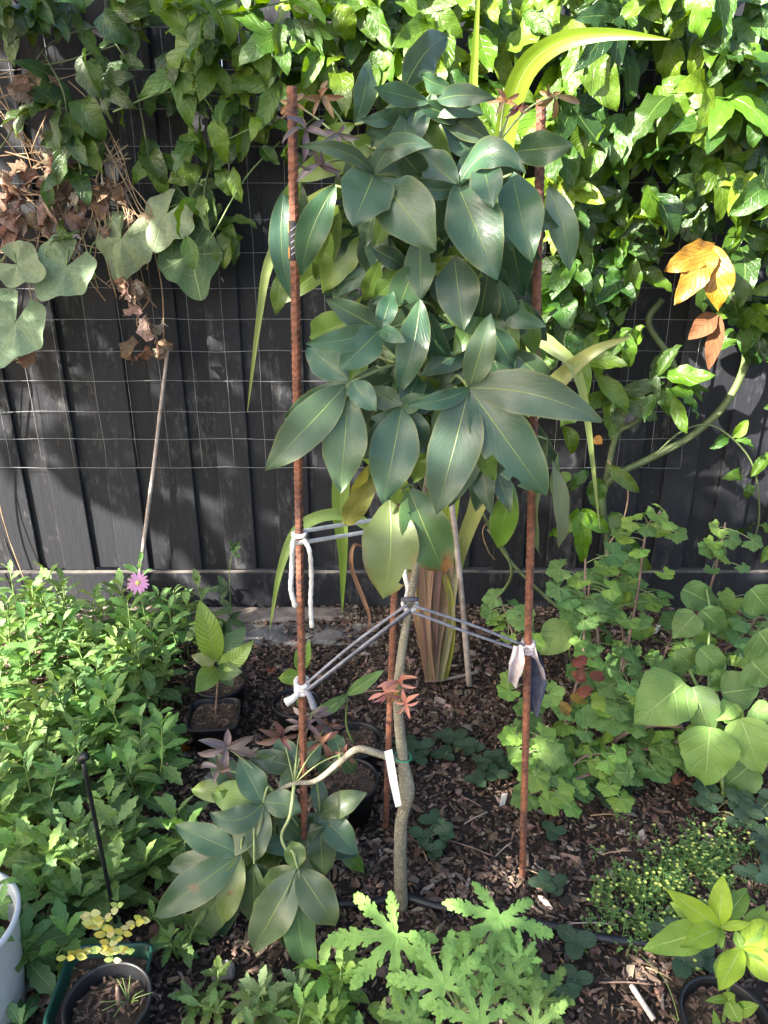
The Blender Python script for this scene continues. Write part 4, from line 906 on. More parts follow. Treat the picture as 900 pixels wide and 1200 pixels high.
# ================================================================ STRAP LEAVED PLANT
random.seed(17)
sb = gnd(508, 797)
sp_ = thing('strap_plant', 'strap leaved plant with long arching blades and reddish leaf sheaths', 'plant', sb)
def strap(pts, wpx, col, roll=.0, name='blade', prof=None, nl=30, mat='strap', fold=.35):
    P_ = catmull(pts, 10); n_ = len(P_); o0 = V(sb)
    def c(t):
        k = t*(n_-1); i = int(min(k, n_-2)); p = P_[i].lerp(P_[i+1], k-i)
        return p - o0, (P_[min(i+2, n_-1)] - P_[max(i-1, 0)]).normalized()
    mid = P_[n_//2]; view = (CAM - mid).normalized(); wd = (P_[-1]-P_[0]).cross(view).normalized()
    if roll: wd = Matrix.Rotation(roll, 3, (P_[-1]-P_[0]).normalized()) @ wd
    vs, fs, uv = [], [], []; W = wpx*mpp(mid)
    prof = prof or (lambda t: min(1, .45 + 1.6*t) * min(1, (1-t)*2.6 + .02)**.8)
    for i in range(nl+1):
        t = i/nl; p, tg = c(t); v = (CAM - o0 - p).normalized(); w1 = tg.cross(v)
        w_ = (w1.normalized()*.9 + wd*.25) if w1.length > 1e-3 else wd
        if roll: w_ = Matrix.Rotation(roll, 3, tg) @ w_
        w_ = (w_ - tg*w_.dot(tg)).normalized(); nn = w_.cross(tg)
        hw = W*.5*prof(t)
        for j in (-2, -1, 0, 1, 2):
            s = j/2; vs.append(p + w_*s*hw + nn*abs(s)*hw*fold); uv.append((.5+s*.5, t))
    for i in range(nl):
        for j in range(4):
            f = (i*5+j, i*5+j+1, (i+1)*5+j+1, (i+1)*5+j); fs.append(f)
    return obj(name, mesh(name, vs, fs, mat, [[uv[k] for k in f] for f in fs]), sp_, color=col)
YG = (.15, .25, .022); PG = (.24, .27, .09); GG = (.13, .22, .06)
strap([sb, at(535, 660, 2.04), at(585, 540, 1.98), at(640, 462, 1.9), at(690, 415, 1.86), at(740, 394, 1.84)], 22, PG)
strap([sb, at(548, 620, 2.06), at(590, 460, 2.05), at(622, 402, 1.98), at(650, 408, 1.9), at(682, 455, 1.86), at(703, 620, 1.84)], 18, (.22, .30, .10))
strap([sb, at(535, 560, 2.08), at(566, 330, 2.08), at(588, 180, 2.02), at(610, 92, 1.96), at(650, 52, 1.9), at(710, 40, 1.84), at(785, 46, 1.78)], 26, YG)
strap([sb, at(522, 560, 2.10), at(540, 330, 2.12), at(552, 140, 2.10), at(562, -30, 2.06)], 16, YG)
strap([sb, at(500, 560, 2.10), at(470, 330, 2.08), at(420, 230, 2.0), at(360, 240, 1.9), at(318, 300, 1.82), at(304, 370, 1.80), at(290, 482, 1.80)], 15, (.26, .34, .10))
strap([sb, at(470, 660, 2.04), at(425, 612, 1.96), at(385, 603, 1.9), at(348, 622, 1.84), at(328, 670, 1.82), at(316, 738, 1.84)], 14, (.24, .36, .10))
strap([sb, at(470, 600, 2.06), at(430, 530, 2.0), at(404, 540, 1.94), at(399, 600, 1.92), at(402, 650, 1.92), at(401, 718, 1.94)], 21, (.15, .26, .045))
strap([sb, at(500, 560, 2.1), at(468, 420, 2.08), at(458, 330, 2.05), at(455, 250, 2.02)], 16, YG)
strap([sb, at(490, 640, 2.1), at(450, 500, 2.08), at(420, 420, 2.06), at(395, 330, 2.04)], 14, (.20, .32, .05))
strap([sb, at(528, 560, 2.08), at(575, 420, 2.08), at(590, 310, 2.05), at(615, 200, 2.0)], 15, YG)
for (pts, wd, c) in [([(522, 795), (530, 750), (528, 700), (514, 655)], 10, (.20, .24, .05)), ([(512, 797), (520, 740), (517, 680), (512, 640)], 18, (.26, .19, .14)), ([(505, 797), (498, 740), (500, 680), (506, 630)], 20, (.34, .26, .15)), ([(508, 797), (508, 740), (510, 690), (516, 640)], 16, (.19, .12, .10)), ([(502, 797), (492, 740), (484, 700), (482, 670)], 13, (.36, .29, .18)), ([(516, 797), (526, 745), (530, 700), (536, 660)], 12, (.32, .27, .15)), ([(506, 797), (502, 745), (494, 690), (490, 650)], 14, (.22, .14, .11)), ([(510, 797), (514, 750), (524, 700), (528, 640)], 12, (.25, .18, .12))]:
    strap([at(x, y, 2.06 - .02*rnd() - .0003*(797 - y)) for x, y in pts], wd*.72, jit(c, .15), name='sheath', fold=.6, nl=14, prof=lambda t: .8 + .3*t - .5*max(0, t-.7))
strap([at(425, 640, 2.0), at(414, 640, 1.98), at(412, 665, 1.97), at(425, 700, 1.97), at(433, 725, 1.98), at(428, 748, 2.0)], 5, (.30, .18, .10), name='dry_blade', mat='dead')

# ================================================================ HERB BED
HG = (.088, .192, .050)
def herb_shoot(root, base, h, lean, n_, size, col, tip=1.7, twist=0.0):
    b = V(base); tp = b + V((lean[0], lean[1], h)); md = b.lerp(tp, .5) + V((rg(.012), rg(.012), .01))
    tube('stem', [b, md, tp], (.0030, .0018), 'green_stem', root, 5, 4)
    for i in range(n_):
        f = (i + .5) / n_; t = .28 + .72 * f
        p = b*(1-t)**2 + md*2*t*(1-t) + tp*t*t if False else b.lerp(md, t*2) if t < .5 else md.lerp(tp, t*2-1)
        a = i * 2.4 + twist + rg(.25); up = -.1 + 2.4 * max(0, f - .40) + rg(.18)
        al = V((cos(a), sin(a), up)); s = size * (1.15 - .62 * max(0, f - .35) * 1.3) * ru(.8, 1.15)
        k = 1 + (tip - 1) * max(0, f - .5) * 2
        c = (col[0]*k*1.08, col[1]*k, col[2]*k)
        put('leaf', random.choice(M_herb), root, p, al, V((-al.x*.4, -al.y*.4, 1)), s, jit(c, .13), rg(.25))
random.seed(31)
bush_pts = []
tries = 0
def bed_ok(x, y):
    # outline of the bed on the ground, seen in the photo
    rx = -.47 - .12*(y - 1.1) if y < 1.5 else (-.52 - .45*(y - 1.5) if y < 1.8 else -.655)
    if y < 1.2 and x > -.66: return False
    lx = -.62 - .34*(y - .8) - .16
    return lx < x < rx
while tries < 6000 and len(bush_pts) < 44:
    tries += 1
    y = ru(1.02, 2.28); x = ru(-1.5, -.2)
    if not bed_ok(x, y): continue
    if all((x-a)**2 + (y-b)**2 > .122**2 for a, b in bush_pts): bush_pts.append((x, y))
for (x, y) in bush_pts:
    lab = 'bushy green herb with toothed spoon shaped leaves in the middle of the bed'
    if y > 2.02: lab = 'bushy green herb close under the fence plinth at the back of the bed'
    elif (x + .60)**2 + (y - 1.42)**2 < .2**2: lab = 'bushy green herb growing round the thin black rod'
    elif y < 1.22: lab = 'bushy green herb at the front of the bed by the white tub and yellow seedling'
    elif x > -.50: lab = 'bushy green herb at the bed edge next to the square pot and low tree leaves'
    root = thing('leafy_herb', lab, 'herb', (x, y, gz(x, y)), 'green herbs massed in the bed')
    h0 = .15 + .085 * min(1, max(0, (y - 1.15)/.8))
    ns = 4
    for s in range(ns):
        a = s*2*pi/ns + rg(.4); d = ru(.01, .03)
        herb_shoot(root, V((x + d*cos(a), y + d*sin(a), gz(x, y) - .004)), h0 * ru(.6, 1.35), (cos(a)*ru(.02, .075), sin(a)*ru(.02, .075) - .01, 0), 12, ru(.072, .102), jit(HG, .2), twist=rnd()*6)
# single herbs that stand apart
for (px, py, h, sz, n_, c, lab) in [(215, 1120, .10, .05, 4, (.09, .18, .045), 'small green herb sprouting right of the yellow leaved seedling'), (238, 1188, .05, .045, 4, (.11, .20, .05), 'low pale herb with spoon leaves by the grey stone'), (330, 1195, .07, .062, 5, (.13, .22, .08), 'pale green herb with broad leaves under the hanging tree leaves'), (388, 1190, .11, .06, 5, (.13, .26, .05), 'bright rosette herb beside the cut leaf geranium'), (395, 1255, .10, .06, 5, (.12, .25, .05), 'bright rosette herb under the cut leaf geranium'), (470, 1260, .10, .055, 4, (.09, .19, .05), 'darker narrow leaved herb under the cut leaf geranium'), (300, 1250, .07, .055, 4, (.12, .22, .06), 'low pale herb at the border beside bright rosettes'), (205, 740, .13, .075, 4, (.075, .16, .05), 'green herb straggling towards the pot by the fence'), (10, 1215, .05, .06, 3, (.05, .13, .04), 'dark crinkled herb leaves between the tub and the pot')]:
    g0 = gnd(px, py); root = thing('leafy_herb', lab, 'herb', g0)
    for s in range(n_):
        a = s*2*pi/n_ + rg(.4)
        herb_shoot(root, g0 + V((.012*cos(a), .012*sin(a), -.004)), h*ru(.75, 1.25), (cos(a)*ru(.01, .05), sin(a)*ru(.01, .05), 0), 10, sz*ru(.85, 1.1), jit(c, .1), tip=1.5, twist=rnd()*6)
# herb in the white tub
root = thing('leafy_herb', 'green herb growing out of the white tub', 'herb', (bc.x, bc.y, .146))
for s in range(6):
    a = s*1.05; herb_shoot(root, V((bc.x + .04*cos(a), bc.y + .04*sin(a), .144)), ru(.10, .16), (cos(a)*.05 + .02, sin(a)*.05, 0), 11, .062, jit(HG, .1), twist=rnd()*6)

# pink daisy
g0 = gnd(168, 815); fl = thing('pink_daisy', 'pink daisy flower on a thin stem above the herbs', 'flower', g0)
fc = at(162, 683, g0.y - .02)
tube('stem', [g0, g0.lerp(fc, .5) + V((.02, 0, .02)), fc + V((0, .004, -.004))], (.0022, .0016), 'green_stem', fl, 5)
pmesh = leaf_mesh('petal', 'petal', W=.30, nl=5, nw=1, prof=lambda t: max(0, sin(pi*(t*.8+.12)))**.5, bend=.3, lift=.2, fold=.1)
fn = V((.1, -.75, .6)).normalized()
for k in range(15):
    a = 2*pi*k/15 + rg(.05); x_ = fn.orthogonal().normalized(); y_ = fn.cross(x_)
    put('petal', pmesh, fl, fc, x_*cos(a) + y_*sin(a), fn, .033*ru(.88, 1.08), jit((.62, .30, .48), .06))
vs, fs = lathe([(.0001, .005), (.004, .0045), (.007, .002), (.008, 0)], 14); obj('flower_eye', mesh('flower_eye', vs, fs, 'daisy_eye'), fl, mtx=frame(fc - V(g0) + fn*.001, fn.orthogonal(), fn))

# ================================================================ SEEDLINGS
random.seed(8)
def seedling(name, base, label, stem, leaves, cat='seedling', mat='soft', sm='green_stem', sr=.003):
    root = thing(name, label, cat, base)
    tube('stem', [V(base) + V((0, 0, -.01))] + stem, (sr*1.2, sr*.7), sm, root, 6)
    for (b, t, wd, c, op) in leaves:
        leaflet(root, root, b, t, wd, mat, jit(c, .08), name='leaf', **op)
    return root
LQ = (.13, .24, .05); qY = p2s.y
s_ = [at(255, 800, qY), at(254, 785, qY)]
lq = dict(wave=.03, fold=.2, teeth=.06, tf=14)
seedling('loquat_seedling', p2s, 'seedling with large crinkled ribbed leaves growing in the square pot', s_, [
    (at(253, 775, qY), at(234, 703, qY + .02), 34, (.17, .31, .05), lq), (at(254, 775, qY), at(288, 734, qY + .06), 26, (.10, .18, .06), lq), (at(255, 778, qY), at(297, 750, qY - .02), 24, (.20, .32, .08), dict(wave=.12, fold=.3, bow=.1)),
    (at(253, 782, qY), at(229, 812, qY - .10), 28, LQ, lq), (at(255, 785, qY), at(284, 788, qY - .05), 24, (.07, .15, .04), lq), (at(252, 776, qY), at(224, 768, qY - .03), 18, (.28, .30, .13), dict(wave=.14)), (at(256, 785, qY), at(274, 804, qY - .03), 16, (.05, .11, .04), lq), (at(254, 775, qY), at(262, 745, qY + .05), 22, LQ, lq)], mat='loquat', sm='woody')
qY = p4s.y
seedling('tall_seedling', p4s, 'thin upright seedling with two long leaves behind the arching branch', [at(406, 850, qY), at(407, 815, qY)], [(at(407, 814, qY), at(450, 785, qY - .01), 17, (.09, .18, .06), dict(fold=.2)), (at(406, 814, qY), at(360, 838, qY - .03), 16, (.075, .15, .05), dict(fold=.2, bow=-.08)), (at(407, 814, qY), at(395, 826, qY - .03), 10, (.075, .15, .05), {})], mat='soft')
qY = p3s.y
seedling('pot_sprout', p3s, 'short sprout with bright ovate leaves in the round pot by the tagged stake', [at(352, 805, qY), at(352, 790, qY)], [(at(352, 792, qY), at(326, 795, qY - .02), 20, (.16, .29, .05), dict(fold=.2)), (at(353, 786, qY), at(363, 750, qY), 15, (.18, .33, .06), dict(fold=.3)), (at(352, 788, qY), at(348, 760, qY + .02), 12, (.14, .27, .05), {})], mat='soft')
# lime seedling bottom right
LM = (.21, .34, .03); LM2 = (.12, .23, .038)
b7 = p7s; Y7 = b7.y
n1, n2 = at(842, 1087, Y7 + .02), at(868, 1112, Y7)
lm = seedling('lime_seedling', b7, 'lime green seedling with bright pointed leaves growing in the round pot', [at(853, 1165, Y7), at(852, 1130, Y7 + .01), at(846, 1100, Y7 + .02)], [])
tube('stem', [at(852, 1130, Y7 + .01), at(862, 1118, Y7), n2], (.0026, .0022), 'green_stem', lm, 6)
for (nd, tx, ty, wd, dY, c) in [(n1, 781, 1042, 27, .0, LM), (n1, 847, 1025, 27, .04, LM), (n1, 796, 1110, 28, -.06, LM), (n1, 880, 1082, 12, .0, LM), (n1, 845, 1112, 14, -.04, LM2), (n1, 785, 1058, 26, .05, LM2), (n1, 753, 1113, 38, -.02, LM2), (n1, 876, 1042, 27, .06, LM2),
                             (n2, 842, 1161, 30, -.06, LM), (n2, 905, 1080, 32, .03, LM), (n2, 922, 1152, 32, -.04, LM), (n2, 838, 1145, 24, .0, LM2), (n2, 895, 1060, 24, .06, LM2), (n2, 862, 1090, 12, .02, LM2), (n2, 925, 1110, 30, .0, LM2), (n2, 930, 1065, 30, .06, LM2)]:
    leaflet(lm, lm, nd, at(tx, ty, nd.y + dY), wd, 'soft', jit(c, .06), name='leaf', fold=.2, bulge=.08)
for (b, t, wd) in [((853, 1170), (826, 1173), 10), ((853, 1172), (862, 1165), 18), ((853, 1172), (866, 1198), 22), ((862, 1185), (890, 1178), 18), ((840, 1200), (836, 1183), 10)]:
    leaflet(lm, lm, at(*b, Y7 - .01), at(*t, Y7 - .03), wd, 'soft', jit(LM2, .08), name='leaf', nl=8, nw=2)
# yellow leaved seedling in the green square pot
b8 = p8s + V((.01, .02, 0)); Y8 = b8.y
ys_ = thing('yellow_seedling', 'seedling with tiny cream and yellow leaflets in the green square pot', 'seedling', b8)
brs = [[b8 + V((0, 0, -.01)), at(133, 1130, Y8), at(128, 1105, Y8), at(122, 1082, Y8), at(138, 1062, Y8)], [at(128, 1110, Y8), at(105, 1115, Y8), at(78, 1122, Y8 - .02)], [at(128, 1108, Y8), at(148, 1090, Y8), at(166, 1078, Y8 + .01)], [at(124, 1090, Y8), at(112, 1082, Y8), at(106, 1070, Y8)], [at(131, 1120, Y8), at(140, 1112, Y8), at(150, 1116, Y8)]]
for br in brs:
    tube('stem', br, (.0016, .0009), 'green_stem', ys_, 5, 5)
    P_ = catmull(br, 5)
    for i, p in enumerate(P_[2 if br is not brs[0] else 6::2]):
        for s in (-1, 1):
            put('leaflet', M_tiny, ys_, p, V((s*.9 + rg(.2), -.2, .35 + rg(.3))), V((rg(.3), -.6, .7)), ru(.016, .024), jit(random.choice([(.40, .42, .07), (.30, .40, .10), (.44, .44, .18), (.40, .38, .05)]), .1))
put('leaflet', M_tiny, ys_, at(128, 1138, Y8), V((-.5, -.3, .8)), V((0, -.7, .5)), .032, (.35, .42, .06))
# dry stub and grass shoots in the black pot
g6 = p6s + V((.006, .0, 0))
one_tube('dry_stub', [g6 + V((.012, .01, -.012)), g6 + V((.010, .008, .02)), g6 + V((.011, .01, .052))], lambda f: .008 - .005*f + .002*noise.noise(V((f*9, 1, 1))), 'woody', 'dry brown stub standing in the round black pot', 'stub')
gr = thing('grass_tuft', 'few thin green grass blades in the round black pot', 'grass', g6 + V((.025, .012, 0)))
for k in range(9):
    a = rnd()*6.28; d = V((cos(a), sin(a), 0)); p = V(gr.location)
    tube('grass_blade', [p + V((0, 0, -.004)), p + d*.012 + V((0, 0, .018)), p + d*ru(.025, .05) + V((0, 0, ru(.012, .035)))], (.0016, .0006), 'green_stem', gr, 4, 4)

# ================================================================ CUT LEAF GERANIUM
random.seed(44)
gb = gnd(545, 1235); ger = thing('cut_leaf_geranium', 'pale green geranium with deeply cut ruffled leaves beside the pipe', 'plant', gb)
GE = (.20, .38, .095)
tube('stem', [gb + V((0, 0, -.02)), at(545, 1200, .93), at(538, 1165, .93)], (.006, .004), 'green_stem', ger, 7)
for (x, y, Y, rpx, a, c, nz_) in [(463, 1097, .98, 82, 2.4, 1.0, .75), (585, 1076, 1.05, 78, 2.9, 1.0, .8), (520, 1156, .90, 72, .6, 1.05, .9), (598, 1150, .95, 56, .0, .8, 1.0), (632, 1172, .95, 52, -.8, .62, .9), (560, 1200, .85, 70, .4, .9, .9), (482, 1195, .86, 44, .6, .7, .9), (625, 1205, .88, 60, -1, .7, .9), (575, 1130, .97, 40, 1.5, .7, .8), (545, 1130, .94, 36, -1, 1.1, .8), (610, 1125, .98, 34, 0, 1.1, .8)]:
    p = at(x, y, Y); nr = V((rg(.12), -.55, nz_)); 
    st_ = at(540, 1185, .92)
    tube('stem', [st_, (st_ + p)/2 + V((0, .01, .01)), p + V((0, .002, -.002))], (.0030, .0022), 'petiole', ger, 6)
    put('leaf', random.choice(M_ger), ger, p, Matrix.Rotation(a, 3, V((0, -.5, .8)).normalized()) @ V((0, .8, .5)), nr, rpx*mpp(p), jit(tuple(q*c for q in GE), .06))

# ================================================================ CURRANT SHRUBS ON THE RIGHT
random.seed(52)
CG = (.085, .185, .050); CB = (.16, .30, .055)
def currant(label, stems, per, name='currant_bush', size=(.040, .075), group=None):
    g0 = stems[0][0]; root = thing(name, label, 'bush', g0, group)
    for st in stems:
        tube('stem', st, (.0052, .0026), 'woody', root, 7)
        P_ = catmull(st, 8)
        for _ in range(per):
            t = .12 + .88*rnd() ** .8; p = P_[int(t*(len(P_)-1))]
            a = rnd()*2*pi; d = V((cos(a), sin(a)*.8 - .25, ru(-.35, .55))); q = p + d*ru(.02, .085)
            if q.z < .012: q.z = .012 + rnd()*.03
            tube('leaf_stalk', [p, (p+q)/2 + V((0, 0, .006)), q], .0011, 'petiole', root, 4, 2)
            put('leaf', random.choice(M_cur), root, q, V((d.x, d.y, -.25)), V((rg(.35), -.45 + rg(.25), .8)), ru(*size) * .62, jit(CB if rnd() < .28 + .25*t*t else CG, .13))
    return root
cb1 = currant('upright bush with small lobed leaves beside the stake with cloth', [
    [gnd(660, 915), at(662, 850, 1.66), at(682, 775, 1.74), at(685, 700, 1.80), at(686, 655, 1.82)], [gnd(660, 915) + V((.03, .02, 0)), at(690, 850, 1.66), at(716, 830, 1.66), at(730, 770, 1.74)],
    [gnd(660, 915) + V((-.02, .05, 0)), at(640, 860, 1.68), at(625, 800, 1.72), at(600, 740, 1.82), at(586, 700, 1.9)], [gnd(660, 915) + V((.02, -.02, 0)), at(655, 900, 1.56), at(628, 890, 1.54), at(600, 850, 1.62)]], 24)
currant('bush with thick dark stems and lobed leaves below the passion vine', [
    [gnd(715, 875), at(722, 830, 1.78), at(735, 760, 1.86), at(748, 690, 1.94), at(758, 620, 2.0), at(775, 600, 2.02)], [gnd(715, 875) + V((.02, .02, 0)), at(705, 800, 1.84), at(700, 740, 1.92), at(690, 690, 1.98), at(712, 660, 2.0)],
    [gnd(715, 875) + V((.05, 0, 0)), at(760, 830, 1.8), at(778, 770, 1.9), at(790, 740, 1.95)], [gnd(715, 875) + V((.0, .1, 0)), at(730, 760, 2.0), at(722, 700, 2.08), at(728, 655, 2.1)]], 24)
currant('bush with a tall reddish shoot against the fence plinth', [
    [gnd(800, 790), at(815, 725, 2.12), at(832, 690, 2.16), at(845, 640, 2.2), at(850, 612, 2.22)], [gnd(800, 790) + V((.05, -.02, 0)), at(850, 740, 2.05), at(875, 700, 2.05), at(900, 690, 2.05)],
    [gnd(800, 790) + V((.03, -.05, 0)), at(840, 770, 2.0), at(870, 745, 1.98), at(890, 720, 2.0)]], 15)
currant('low spreading bush with lobed leaves in front of the thick brown stems', [
    [gnd(760, 905), at(700, 905, 1.55), at(650, 925, 1.48), at(640, 925, 1.48)], [gnd(760, 905) + V((0, .02, 0)), at(730, 890, 1.6), at(690, 885, 1.58), at(668, 900, 1.56)], [gnd(760, 905) + V((.01, .03, 0)), at(770, 880, 1.62), at(740, 880, 1.6), at(720, 900, 1.55)], [gnd(760, 905) + V((.01, .03, 0)), at(790, 870, 1.64), at(820, 880, 1.6)]], 15)
one_tube('bare_branch', [gnd(700, 895, .02), at(728, 862, 1.66), at(765, 850, 1.66), at(800, 852, 1.66)], (.008, .005), 'woody', 'thick bare brown branch lying low under the currant leaves', 'branch')
for (x, y) in [(688, 770), (682, 782), (690, 790), (670, 788), (694, 806), (656, 822), (668, 815)]:
    put('withered_leaf', M_dead[1], cb1, at(x, y, 1.64), V((rg(1), -.3, -.5)), V((0, -.8, .5)), ru(.035, .05), jit((.21, .085, .05) if y < 810 else (.26, .20, .05), .2))
# big soft leaved plant
random.seed(61)
bg0 = gnd(848, 935); bgp = thing('soft_leaf_plant', 'plant with big soft pale green heart shaped leaves by the fence', 'plant', bg0)
BL = (.125, .235, .055); BD = (.085, .17, .050)
tube('stem', [bg0, at(842, 880, 1.62), at(832, 840, 1.66), at(815, 800, 1.70), at(800, 770, 1.74)], (.006, .004), 'green_stem', bgp, 7)
tube('stem', [at(842, 880, 1.62), at(865, 840, 1.64), at(875, 800, 1.68)], (.005, .003), 'green_stem', bgp, 7)
tube('stem', [at(832, 840, 1.66), at(830, 770, 1.78), at(832, 720, 1.86), at(828, 690, 1.92)], (.004, .003), 'green_stem', bgp, 7)
for (b, t, wd, Y, dY, c) in [((802, 800), (743, 848), 66, 1.62, -.04, BL), ((812, 805), (834, 862), 42, 1.60, -.05, BD), ((832, 852), (826, 922), 62, 1.52, -.05, BL), ((868, 842), (892, 906), 52, 1.52, -.06, BL), ((800, 790), (768, 778), 40, 1.72, .0, BD), ((812, 780), (790, 760), 34, 1.72, .0, BD), ((846, 812), (889, 806), 46, 1.62, .0, BD), ((850, 805), (838, 782), 30, 1.66, .0, BD),
                               ((880, 775), (905, 800), 50, 1.60, -.02, BD), ((815, 720), (788, 748), 34, 1.84, -.02, BD), ((822, 715), (850, 740), 30, 1.84, .0, BD), ((800, 690), (840, 710), 34, 1.95, .0, BD), ((882, 895), (845, 925), 48, 1.58, .0, BD), ((850, 830), (872, 850), 26, 1.58, -.03, (.13, .24, .06)), ((860, 825), (840, 845), 24, 1.58, -.03, (.13, .24, .06)), ((880, 830), (905, 845), 30, 1.55, -.03, (.13, .24, .06)), ((890, 740), (915, 780), 52, 1.7, .0, BD), ((838, 845), (812, 900), 46, 1.6, .02, BD), ((880, 690), (905, 720), 40, 1.9, 0, BD), ((845, 770), (815, 790), 30, 1.7, 0, BD), ((820, 760), (850, 790), 30, 1.7, -.02, BD)]:
    leaflet(bgp, bgp, at(*b, Y), at(*t, Y + dY), wd*1.05, 'broad', jit(c, .10), name='leaf', prof=prof_broad, fold=.14, wave=.06, bulge=.10, teeth=.08, tf=7, nl=16)
g0 = gnd(672, 800); so_ = thing('soft_leaf_plant', 'single broad pale leaf on a stalk behind the stake with cloth', 'plant', g0)
tube('stem', [g0, at(668, 770, 1.86), at(664, 745, 1.86)], .0025, 'green_stem', so_, 6)
leaflet(so_, so_, at(664, 733, 1.86), at(632, 768, 1.82), 40, 'broad', (.18, .28, .08), name='leaf', prof=prof_broad, wave=.06)
g0 = gnd(745, 840); so_ = thing('soft_leaf_plant', 'pair of broad dark leaves low under the bush', 'plant', g0)
tube('stem', [g0, at(720, 825, 1.78), at(712, 812, 1.78)], .0025, 'green_stem', so_, 6)
leaflet(so_, so_, at(708, 812, 1.78), at(748, 826, 1.74), 46, 'broad', (.06, .13, .035), name='leaf', prof=prof_broad, wave=.06)
leaflet(so_, so_, at(708, 812, 1.78), at(690, 835, 1.74), 36, 'broad', (.06, .13, .035), name='leaf', prof=prof_broad, wave=.06)

# ================================================================ LOW PLANTS ON THE MULCH
random.seed(71)
CL = (.034, .075, .036)
def clover(px, py, n_, spread, sz, label, c=CL, group='low dark plants on the mulch'):
    g0 = gnd(px, py); root = thing('trifoliate_plant', label, 'plant', g0, group)
    for k in range(n_):
        a = 2*pi*k/max(1, n_) + rg(.5); d = spread*ru(.3, 1.0)*(0 if n_ == 1 else 1)
        q = g0 + V((cos(a)*d, sin(a)*d, ru(.018, .045)))
        tube('leaf_stalk', [g0 + V((0, 0, -.004)), (g0+q)/2 + V((0, 0, .012)), q], .0012, 'petiole', root, 4, 3)
        b0 = rnd()*6
        for j in range(3):
            an = b0 + j*2.09; put('leaf', random.choice(M_clov), root, q, V((cos(an), sin(an), .12)), V((0, -.15, 1)), sz*ru(.85, 1.1), jit(c, .12))
for (x, y, n_, s, sz, lab) in [(487, 890, 4, .06, .042, 'low dark plant with round leaflets right behind the trunk'), (530, 884, 5, .06, .040, 'low dark plant with round leaflets between trunk and white label'), (568, 915, 3, .05, .038, 'low dark plant with round leaflets touching the white label'), (505, 985, 4, .06, .036, 'low dark plant with round leaflets right of the trunk foot'), (515, 1000, 2, .03, .03, 'small dark sprig beside the trunk foot'), (648, 984, 1, .03, .034, 'lone dark sprig on bare mulch beyond the stake with cloth'), (640, 1048, 2, .03, .034, 'dark sprig on mulch behind the geranium'), (672, 1120, 1, .02, .050, 'dark three leaved sprig beside the irrigation pipe end'), (668, 1165, 2, .03, .036, 'dark sprig right of the geranium'),
                               (715, 935, 3, .05, .052, 'dark low plant at the foot of the currant bush'), (838, 950, 5, .07, .042, 'dark low plant under the big soft leaves'), (885, 960, 5, .07, .042, 'dark low plant in shade of the big soft leaves'), (892, 1005, 3, .05, .044, 'dark low plant right of the yellow flowering weeds'), (882, 1040, 2, .03, .036, 'dark sprig behind the lime seedling'), (800, 1125, 3, .06, .045, 'dark low plant left of the lime seedling'), (70, 1120, 4, .05, .045, 'dark low plant under herbs by the white tub'), (100, 1190, 2, .03, .05, 'dark low leaf in front of the round black pot'), (585, 905, 3, .04, .036, 'low dark sprig behind the white label'), (628, 1170, 2, .03, .04, 'dark leaf under the geranium')]:
    clover(x, y, n_, s, sz, lab)
# tiny yellow flowering weeds: too fine to count
vs, fs, tone = [], [], []
def quadleaf(p, al, nr, L, W, c):
    M = frame(p, al, nr, 1.0); o = len(vs)
    for q in ((0, 0, 0), (W/2, L*.5, .1*L), (0, L, 0), (-W/2, L*.5, .1*L)): vs.append(M @ V(q))
    fs.append((o, o+1, o+2, o+3)); tone.append(c)
for _ in range(1050):
    t = rnd()
    if t < .55: px, py = 768 + rg(34), 1062 + rg(26)
    elif t < .9: px, py = 826 + rg(26), 1020 + rg(20)
    else: px, py = ru(690, 880), ru(965, 1115)
    g0 = gnd(px, py); h = ru(.015, .065); lean = V((rg(.016), rg(.016), h))
    if noise.noise(V((px*.035, py*.05, 2))) < -.12: continue
    tp = g0 + lean; o = len(vs); e = V((.0006, 0, 0))
    vs += [g0 - e, g0 + e, tp + e, tp - e]; fs.append((o, o+1, o+2, o+3)); tone.append((.08, .15, .03))
    for k in range(5):
        a = rnd()*6.28; quadleaf(g0.lerp(tp, ru(.2, .95)), V((cos(a), sin(a), .3)), V((0, -.2, 1)), ru(.006, .013), ru(.003, .006), jit((.075, .16, .035), .2))
    if rnd() < .34:
        for k in range(6):
            a = k*1.05; quadleaf(tp, V((cos(a), sin(a), .35)), V((0, 0, 1)), .0046, .0036, jit((.40, .46, .10), .18))
me = mesh('flowering_weeds', vs, fs, 'tiny_plants', smooth=False)
ca = me.color_attributes.new('tone', 'FLOAT_COLOR', 'CORNER'); ca.data.foreach_set('color', [q for f, c in zip(fs, tone) for _ in f for q in (*c, 1)])
o = obj('flowering_weeds', me); o['kind'] = 'stuff'; tag(o, 'patch of tiny yellow green flowering weeds on the mulch', 'weeds')
# slender climber by the fence
g0 = gnd(268, 750); sc_ = thing('slender_climber', 'slender young climber shoot rising in front of the fence plinth', 'plant', g0)
tube('stem', [g0, at(270, 710, g0.y), at(269, 670, g0.y), at(274, 642, g0.y)], (.002, .0014), 'green_stem', sc_, 5)
for (x, y, a, s) in [(270, 710, -1, .05), (270, 725, 1, .055), (268, 735, -1.2, .06), (265, 690, -1.6, .055), (274, 648, 2.4, .035), (275, 642, 3.6, .03), (258, 728, -.6, .06)]:
    put('leaf', random.choice(M_vine3), sc_, at(x, y, g0.y - .01), V((sin(a), -.2, -cos(a))), V((0, -.7, .6)), s*1.2, jit((.05, .11, .035), .1))
